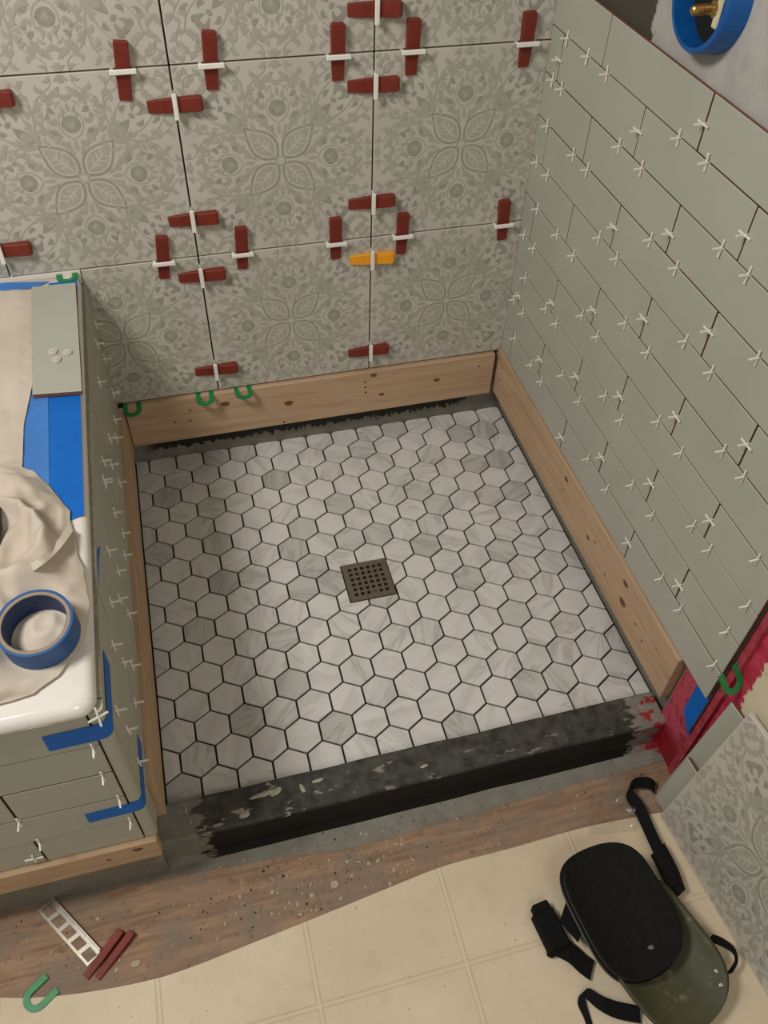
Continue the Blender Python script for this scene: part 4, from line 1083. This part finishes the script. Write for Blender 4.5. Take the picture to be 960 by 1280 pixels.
ko = empty('knee_pad'); tag(ko, 'olive green knee pad with mortar stains, under the black one on the vinyl floor', 'knee pad')
Lo = pad_place(ko, (745, 1105), (880, 1285), ZP + 0.018, 0.0, 0.0)
pad_surface(Lo, 0.090, 0.040, 0.010, OLIVE, SHELLB, 'shell', ko, 4.0, 0, 0.012)
kb = empty('knee_pad'); tag(kb, 'black foam knee pad lying face up on top of the olive one', 'knee pad')
Lb = pad_place(kb, (728, 1068), (815, 1222), ZP + 0.046, 0.0, 0.05)
pad_surface(Lb, 0.082, 0.036, 0.014, FOAM, SHELLB, 'foam_cushion', kb, 4.0, 0, 0.014)
sh = pad_surface(Lb * 1.03, 0.086, 0.038, 0.006, SHELLB, simple('scuffed_shell_rim', srgb(92, 90, 80), 0.6, 0.3, 120), 'outer_shell', kb, 4.0, 0, 0.014); sh.location = (0, 0, -0.008)
def blob(parent, p, r, m=PALE, nm='mortar_spot'):
    bm = bmesh.new(); n = 10
    ring = [bm.verts.new((r * (1 + 0.3 * math.sin(3 * a + r * 900)) * math.cos(a), r * 0.8 * (1 + 0.25 * math.cos(2 * a)) * math.sin(a), 0)) for a in [2 * math.pi * i / n for i in range(n)]]
    c = bm.verts.new((0, 0, r * 0.25))
    for i in range(n): bm.faces.new((ring[i], ring[(i + 1) % n], c))
    o = mesh_obj(nm, bm, m); o.parent = parent; o.matrix_parent_inverse = parent.matrix_world.inverted(); o.location = p; return o
bpy.context.view_layer.update()
def strap_part(parent, pts, wv, th, nm='strap', m=WEB):
    bm = bmesh.new(); ribbon(bm, pts, wv, th); o = mesh_obj(nm, bm, m); o.parent = parent; o.matrix_parent_inverse = parent.matrix_world.inverted(); return o
# black pad straps: long loop past the patterned tile, buckle bundle, tail
Z = ZP
strap_part(kb, [onz(842, 1108, Z + .03), onz(829, 1075, Z + .03), onz(815, 1045, Z + .022), onz(800, 1012, Z + .016), onz(786, 990, Z + .02), onz(795, 979, Z + .026), onz(812, 979, Z + .022), onz(818, 985, Z + .012)],
           [(0.012, 0.004, 0), (0.012, 0.004, 0.002), (0.011, 0.004, 0.003), (0.009, 0.004, 0.008), (0.004, 0.004, 0.011), (0, 0.006, 0.010), (0.002, 0.008, 0.008), (0.004, 0.008, 0.006)], 0.003)
strap_part(kb, [onz(848, 1120, Z + .02), onz(838, 1092, Z + .022), onz(822, 1062, Z + .02)], (0.016, 0.006, 0.004), 0.008, 'strap_anchor')
bk = []
bm = bmesh.new(); box(bm, -0.021, 0.021, -0.034, 0.034, 0, 0.026, bev=0.004); box(bm, -0.024, 0.024, -0.040, -0.026, 0.002, 0.018, bev=0.005); box(bm, -0.016, 0.016, 0.030, 0.046, 0.006, 0.030, bev=0.003)
o = mesh_obj('buckle', bm, WEB); p = onz(686, 1166, Z); o.parent = kb; o.matrix_parent_inverse = kb.matrix_world.inverted(); o.location = (p.x, p.y, Z + 0.0022); o.rotation_euler = (0, 0, 0.12)
strap_part(kb, [onz(690, 1180, Z + .012), onz(712, 1190, Z + .016), onz(728, 1204, Z + .012), onz(740, 1213, Z + .010)], (0.010, 0.013, 0), 0.004)
strap_part(kb, [onz(704, 1140, Z + .02), onz(714, 1152, Z + .03), onz(726, 1165, Z + .045)], (0.012, 0.014, 0), 0.004)
for (u, v, r) in ((814, 1184, 0.0052), (822, 1098, 0.0055), (829, 1132, 0.0035)):
    d = ray(u, v); blob(kb, onz(u, v, ZP + 0.066 + (0.012 if u > 817 else 0.0)), r, simple('grey_scuff', srgb(110, 110, 102), 0.8))
# olive pad straps
strap_part(ko, [onz(800, 1268, Z + .012), onz(770, 1262, Z + .014), onz(748, 1252, Z + .02), onz(732, 1240, Z + .014), onz(727, 1252, Z + .008), onz(735, 1275, Z + .006), onz(742, 1300, Z + .005)],
           [(0.004, 0.012, 0.003), (0.004, 0.012, 0.003), (0.004, 0.010, 0.004), (0.006, 0.003, 0.005), (0.006, 0.001, 0.004), (0.004, -0.002, 0.003), (0.004, -0.001, 0.002)], 0.004)
strap_part(ko, [onz(888, 1172, Z + .045), onz(903, 1178, Z + .05), onz(917, 1188, Z + .045), onz(920, 1202, Z + .035), onz(912, 1216, Z + .03)], [(0.002, 0.002, 0.008), (0.001, 0.004, 0.006), (0.002, 0.003, 0.004), (0.003, 0.001, 0.003), (0.004, 0.0, 0.003)], 0.004)
for (u, v, r) in ((898, 1213, 0.0065), (901, 1231, 0.004)):
    blob(ko, onz(u, v, ZP + 0.052), r)
# clear plastic film crumpled behind the pads
def film_mat():
    m = bpy.data.materials.new('clear_film'); m.use_nodes = True; nt = m.node_tree; nt.nodes.clear()
    o = nt.nodes.new('ShaderNodeOutputMaterial'); mx = nt.nodes.new('ShaderNodeMixShader'); tr = nt.nodes.new('ShaderNodeBsdfTransparent'); gl = nt.nodes.new('ShaderNodeBsdfGlossy')
    gl.inputs['Roughness'].default_value = 0.12; tr.inputs[0].default_value = (0.95, 0.95, 0.94, 1); mx.inputs[0].default_value = 0.08
    nt.links.new(tr.outputs[0], mx.inputs[1]); nt.links.new(gl.outputs[0], mx.inputs[2]); nt.links.new(mx.outputs[0], o.inputs[0]); return m
bm = bmesh.new(); A, B, C_, D_ = onz(735, 1046, Z), onz(735, 995, Z), onz(796, 985, Z), onz(796, 1040, Z); NN = 18; gr = []
for i in range(NN + 1):
    rr = []
    for j in range(NN + 1):
        a, b = i / NN, j / NN; p = (A * (1 - b) + D_ * b) * (1 - a) + (B * (1 - b) + C_ * b) * a
        rr.append(bm.verts.new((p.x, p.y, Z + 0.004 + 0.014 * abs(mnoise.noise((a * 3, b * 3, 5))) + 0.006 * abs(mnoise.noise((a * 8, b * 8, 2))))))
    gr.append(rr)
for i in range(NN):
    for j in range(NN): bm.faces.new((gr[i][j], gr[i + 1][j], gr[i + 1][j + 1], gr[i][j + 1]))
fm = mesh_obj('plastic_film', bm, film_mat(), smooth=True); tag(fm, 'crumpled clear plastic film on the floor behind the black knee pad', 'plastic film')

# ------------------------------------------------------------------ small things on the floor in front of the tub
ALU = simple('brushed_aluminium', srgb(190, 184, 170), 0.32, 0.08, 120, 0.5, 0.75)
pa, pb = onz(65, 1122, ZP), onz(127, 1190, ZP); d = (pb - pa); L = d.length
bm = bmesh.new(); wd = 0.030; nh = 5
box(bm, 0, L, -0.0022, 0.0022, 0, 0.011, bev=0.0008)       # the bright edge profile
box(bm, 0, L, -wd, -wd + 0.0045, 0, 0.0014); box(bm, 0, L, -0.0075, -0.002, 0, 0.0014)
for i in range(nh + 1):
    x = L * i / nh; a = 0.004
    v0 = [bm.verts.new(q) for q in ((max(0, x - a), -wd + 0.0042, 0.0), (min(L, x + a), -wd + 0.0042, 0.0), (min(L, x + a + 0.003), -0.0072, 0.0), (max(0, x - a + 0.003), -0.0072, 0.0))]
    v1 = [bm.verts.new((q.co.x, q.co.y, 0.0013)) for q in v0]
    bm.faces.new(list(reversed(v0))); bm.faces.new(v1)
    for k in range(4): bm.faces.new((v0[k], v0[(k + 1) % 4], v1[(k + 1) % 4], v1[k]))
bmesh.ops.recalc_face_normals(bm, faces=bm.faces)
tr_ = mesh_obj('edge_trim_offcut', bm, ALU); tr_.location = (pa.x, pa.y, ZP + 0.001); tr_.rotation_euler = (0, 0, math.atan2(d.y, d.x))
tag(tr_, 'short perforated aluminium edge trim offcut lying on the plywood', 'metal trim')
pw, pw2 = onz(112, 1226, ZP), onz(160, 1166, ZP); d = pw2 - pw
fw = empty('leveling_wedge', (0, 0, 0)); tag(fw, 'red levelling wedge pair lying loose on the plywood beside the aluminium trim', 'wedge')
a = link_mesh('wedge', WRED, fw); a.rotation_euler = (-math.pi / 2, 0, 0); a.scale = (0.86, 1, 0.55); a.location = (-0.004, 0.008, 0)
a = link_mesh('wedge', WRED, fw); a.rotation_euler = (-math.pi / 2, 0, 0); a.scale = (0.86, 0.8, 0.5); a.location = (0.006, -0.009, 0)
fw.location = ((pw.x + pw2.x) / 2, (pw.y + pw2.y) / 2, ZP + 0.001); fw.rotation_euler = (0, 0, math.atan2(d.y, d.x))
# crumbs of mortar and thinset scattered over the plywood and vinyl edge
bm = bmesh.new(); crumbs = []
def crumb(x, y, r, mi, z=ZP):
    r *= 0.65 if mi == 2 else 1.0; R = bmesh.ops.create_icosphere(bm, subdivisions=1, radius=r); sx, sy, sz = random.uniform(.7, 1.5), random.uniform(.6, 1.1), random.uniform(.3, .6)
    ro = Matrix.Rotation(random.uniform(0, 6.3), 3, 'Z')
    for v in R['verts']:
        q = ro @ Vector((v.co.x * sx, v.co.y * sy, v.co.z * sz)) * random.uniform(.55, 1.3); v.co = Vector((x, y, z + r * sz * 0.6)) + q
    for f in {f for v in R['verts'] for f in v.link_faces}: f.material_index = mi
for _ in range(760):
    u = random.uniform(0, 840); a = max(0, min(1, (random.gauss(0.4, 0.3))))
    if random.random() < 0.55: u = random.gauss(420, 110)
    if not 0 < u < 835: continue
    va = 1142 - u * 0.236 + 6; vb = 1247 if u < 130 else 1247 - (u - 130) * 0.345
    vb = max(vb, va + 12)
    p = onz(u, va + (vb - va) * a, ZP)
    crumb(p.x, p.y, random.choice((.0008, .0011, .0015, .0021, .0030)) * (1.35 if 300 < u < 520 else 1.0), random.choice((0, 0, 1, 1, 1, 2)))
for _ in range(60):
    u = random.uniform(60, 620); v = random.uniform(1190, 1278)
    p = onz(u, v, ZP)
    crumb(p.x, p.y, random.choice((.0006, .0009, .0012)), random.choice((2, 2, 1)), ZP + .0022)
cr = mesh_obj('mortar_crumbs', bm, [simple('pale_mortar', srgb(176, 160, 136), 0.9), simple('grey_thinset', srgb(136, 120, 102), 0.95), simple('dark_debris', srgb(62, 50, 40), 0.95)])
tag(cr, 'scattered crumbs of mortar and thinset on the plywood and vinyl edge', 'debris', kind='stuff')
bm = bmesh.new()
def chip(u, v, r):
    p = onz(u, v, ZP); n = 6
    pl = [(p.x + r * random.uniform(.6, 1.2) * math.cos(2 * math.pi * k / n), p.y + r * random.uniform(.5, .9) * math.sin(2 * math.pi * k / n)) for k in range(n)]
    prism(bm, pl, ZP + 0.0004, ZP + 0.003, 0.0006)
for i, (u, v, r, lb) in enumerate(((418, 1107, .0105, 'flat pale mortar chip lying on the plywood by the vinyl edge'), (415, 1033, .008, 'pale mortar lump lying on the grey liner strip'), (170, 1204, .009, 'grey mortar chip lying beside the loose red wedges'))):
    bm = bmesh.new(); chip(u, v, r); o = mesh_obj('mortar_chip', bm, simple('mortar_chip_grey', srgb(172, 156, 132), 0.9, 0.15, 150)); tag(o, lb, 'debris')
# dark tool handle on the cloth at the left
hp = ch(-3, 668, 0.012); bm = bmesh.new()
pts = [hp + Vector((-0.004, 0.045, 0)), hp + Vector((-0.002, 0.04, 0)), hp + Vector((0, 0.0, 0.001)), hp + Vector((-0.003, -0.03, 0)), hp + Vector((-0.006, -0.036, 0))]
tube(bm, pts, 0.01, 12, True, [0.005, 0.009, 0.0105, 0.009, 0.005])
th_ = mesh_obj('tool_handle', bm, simple('black_rubber', srgb(22, 22, 22), 0.6), smooth=True); tag(th_, 'black rubber tool handle lying on the drop cloth', 'tool')
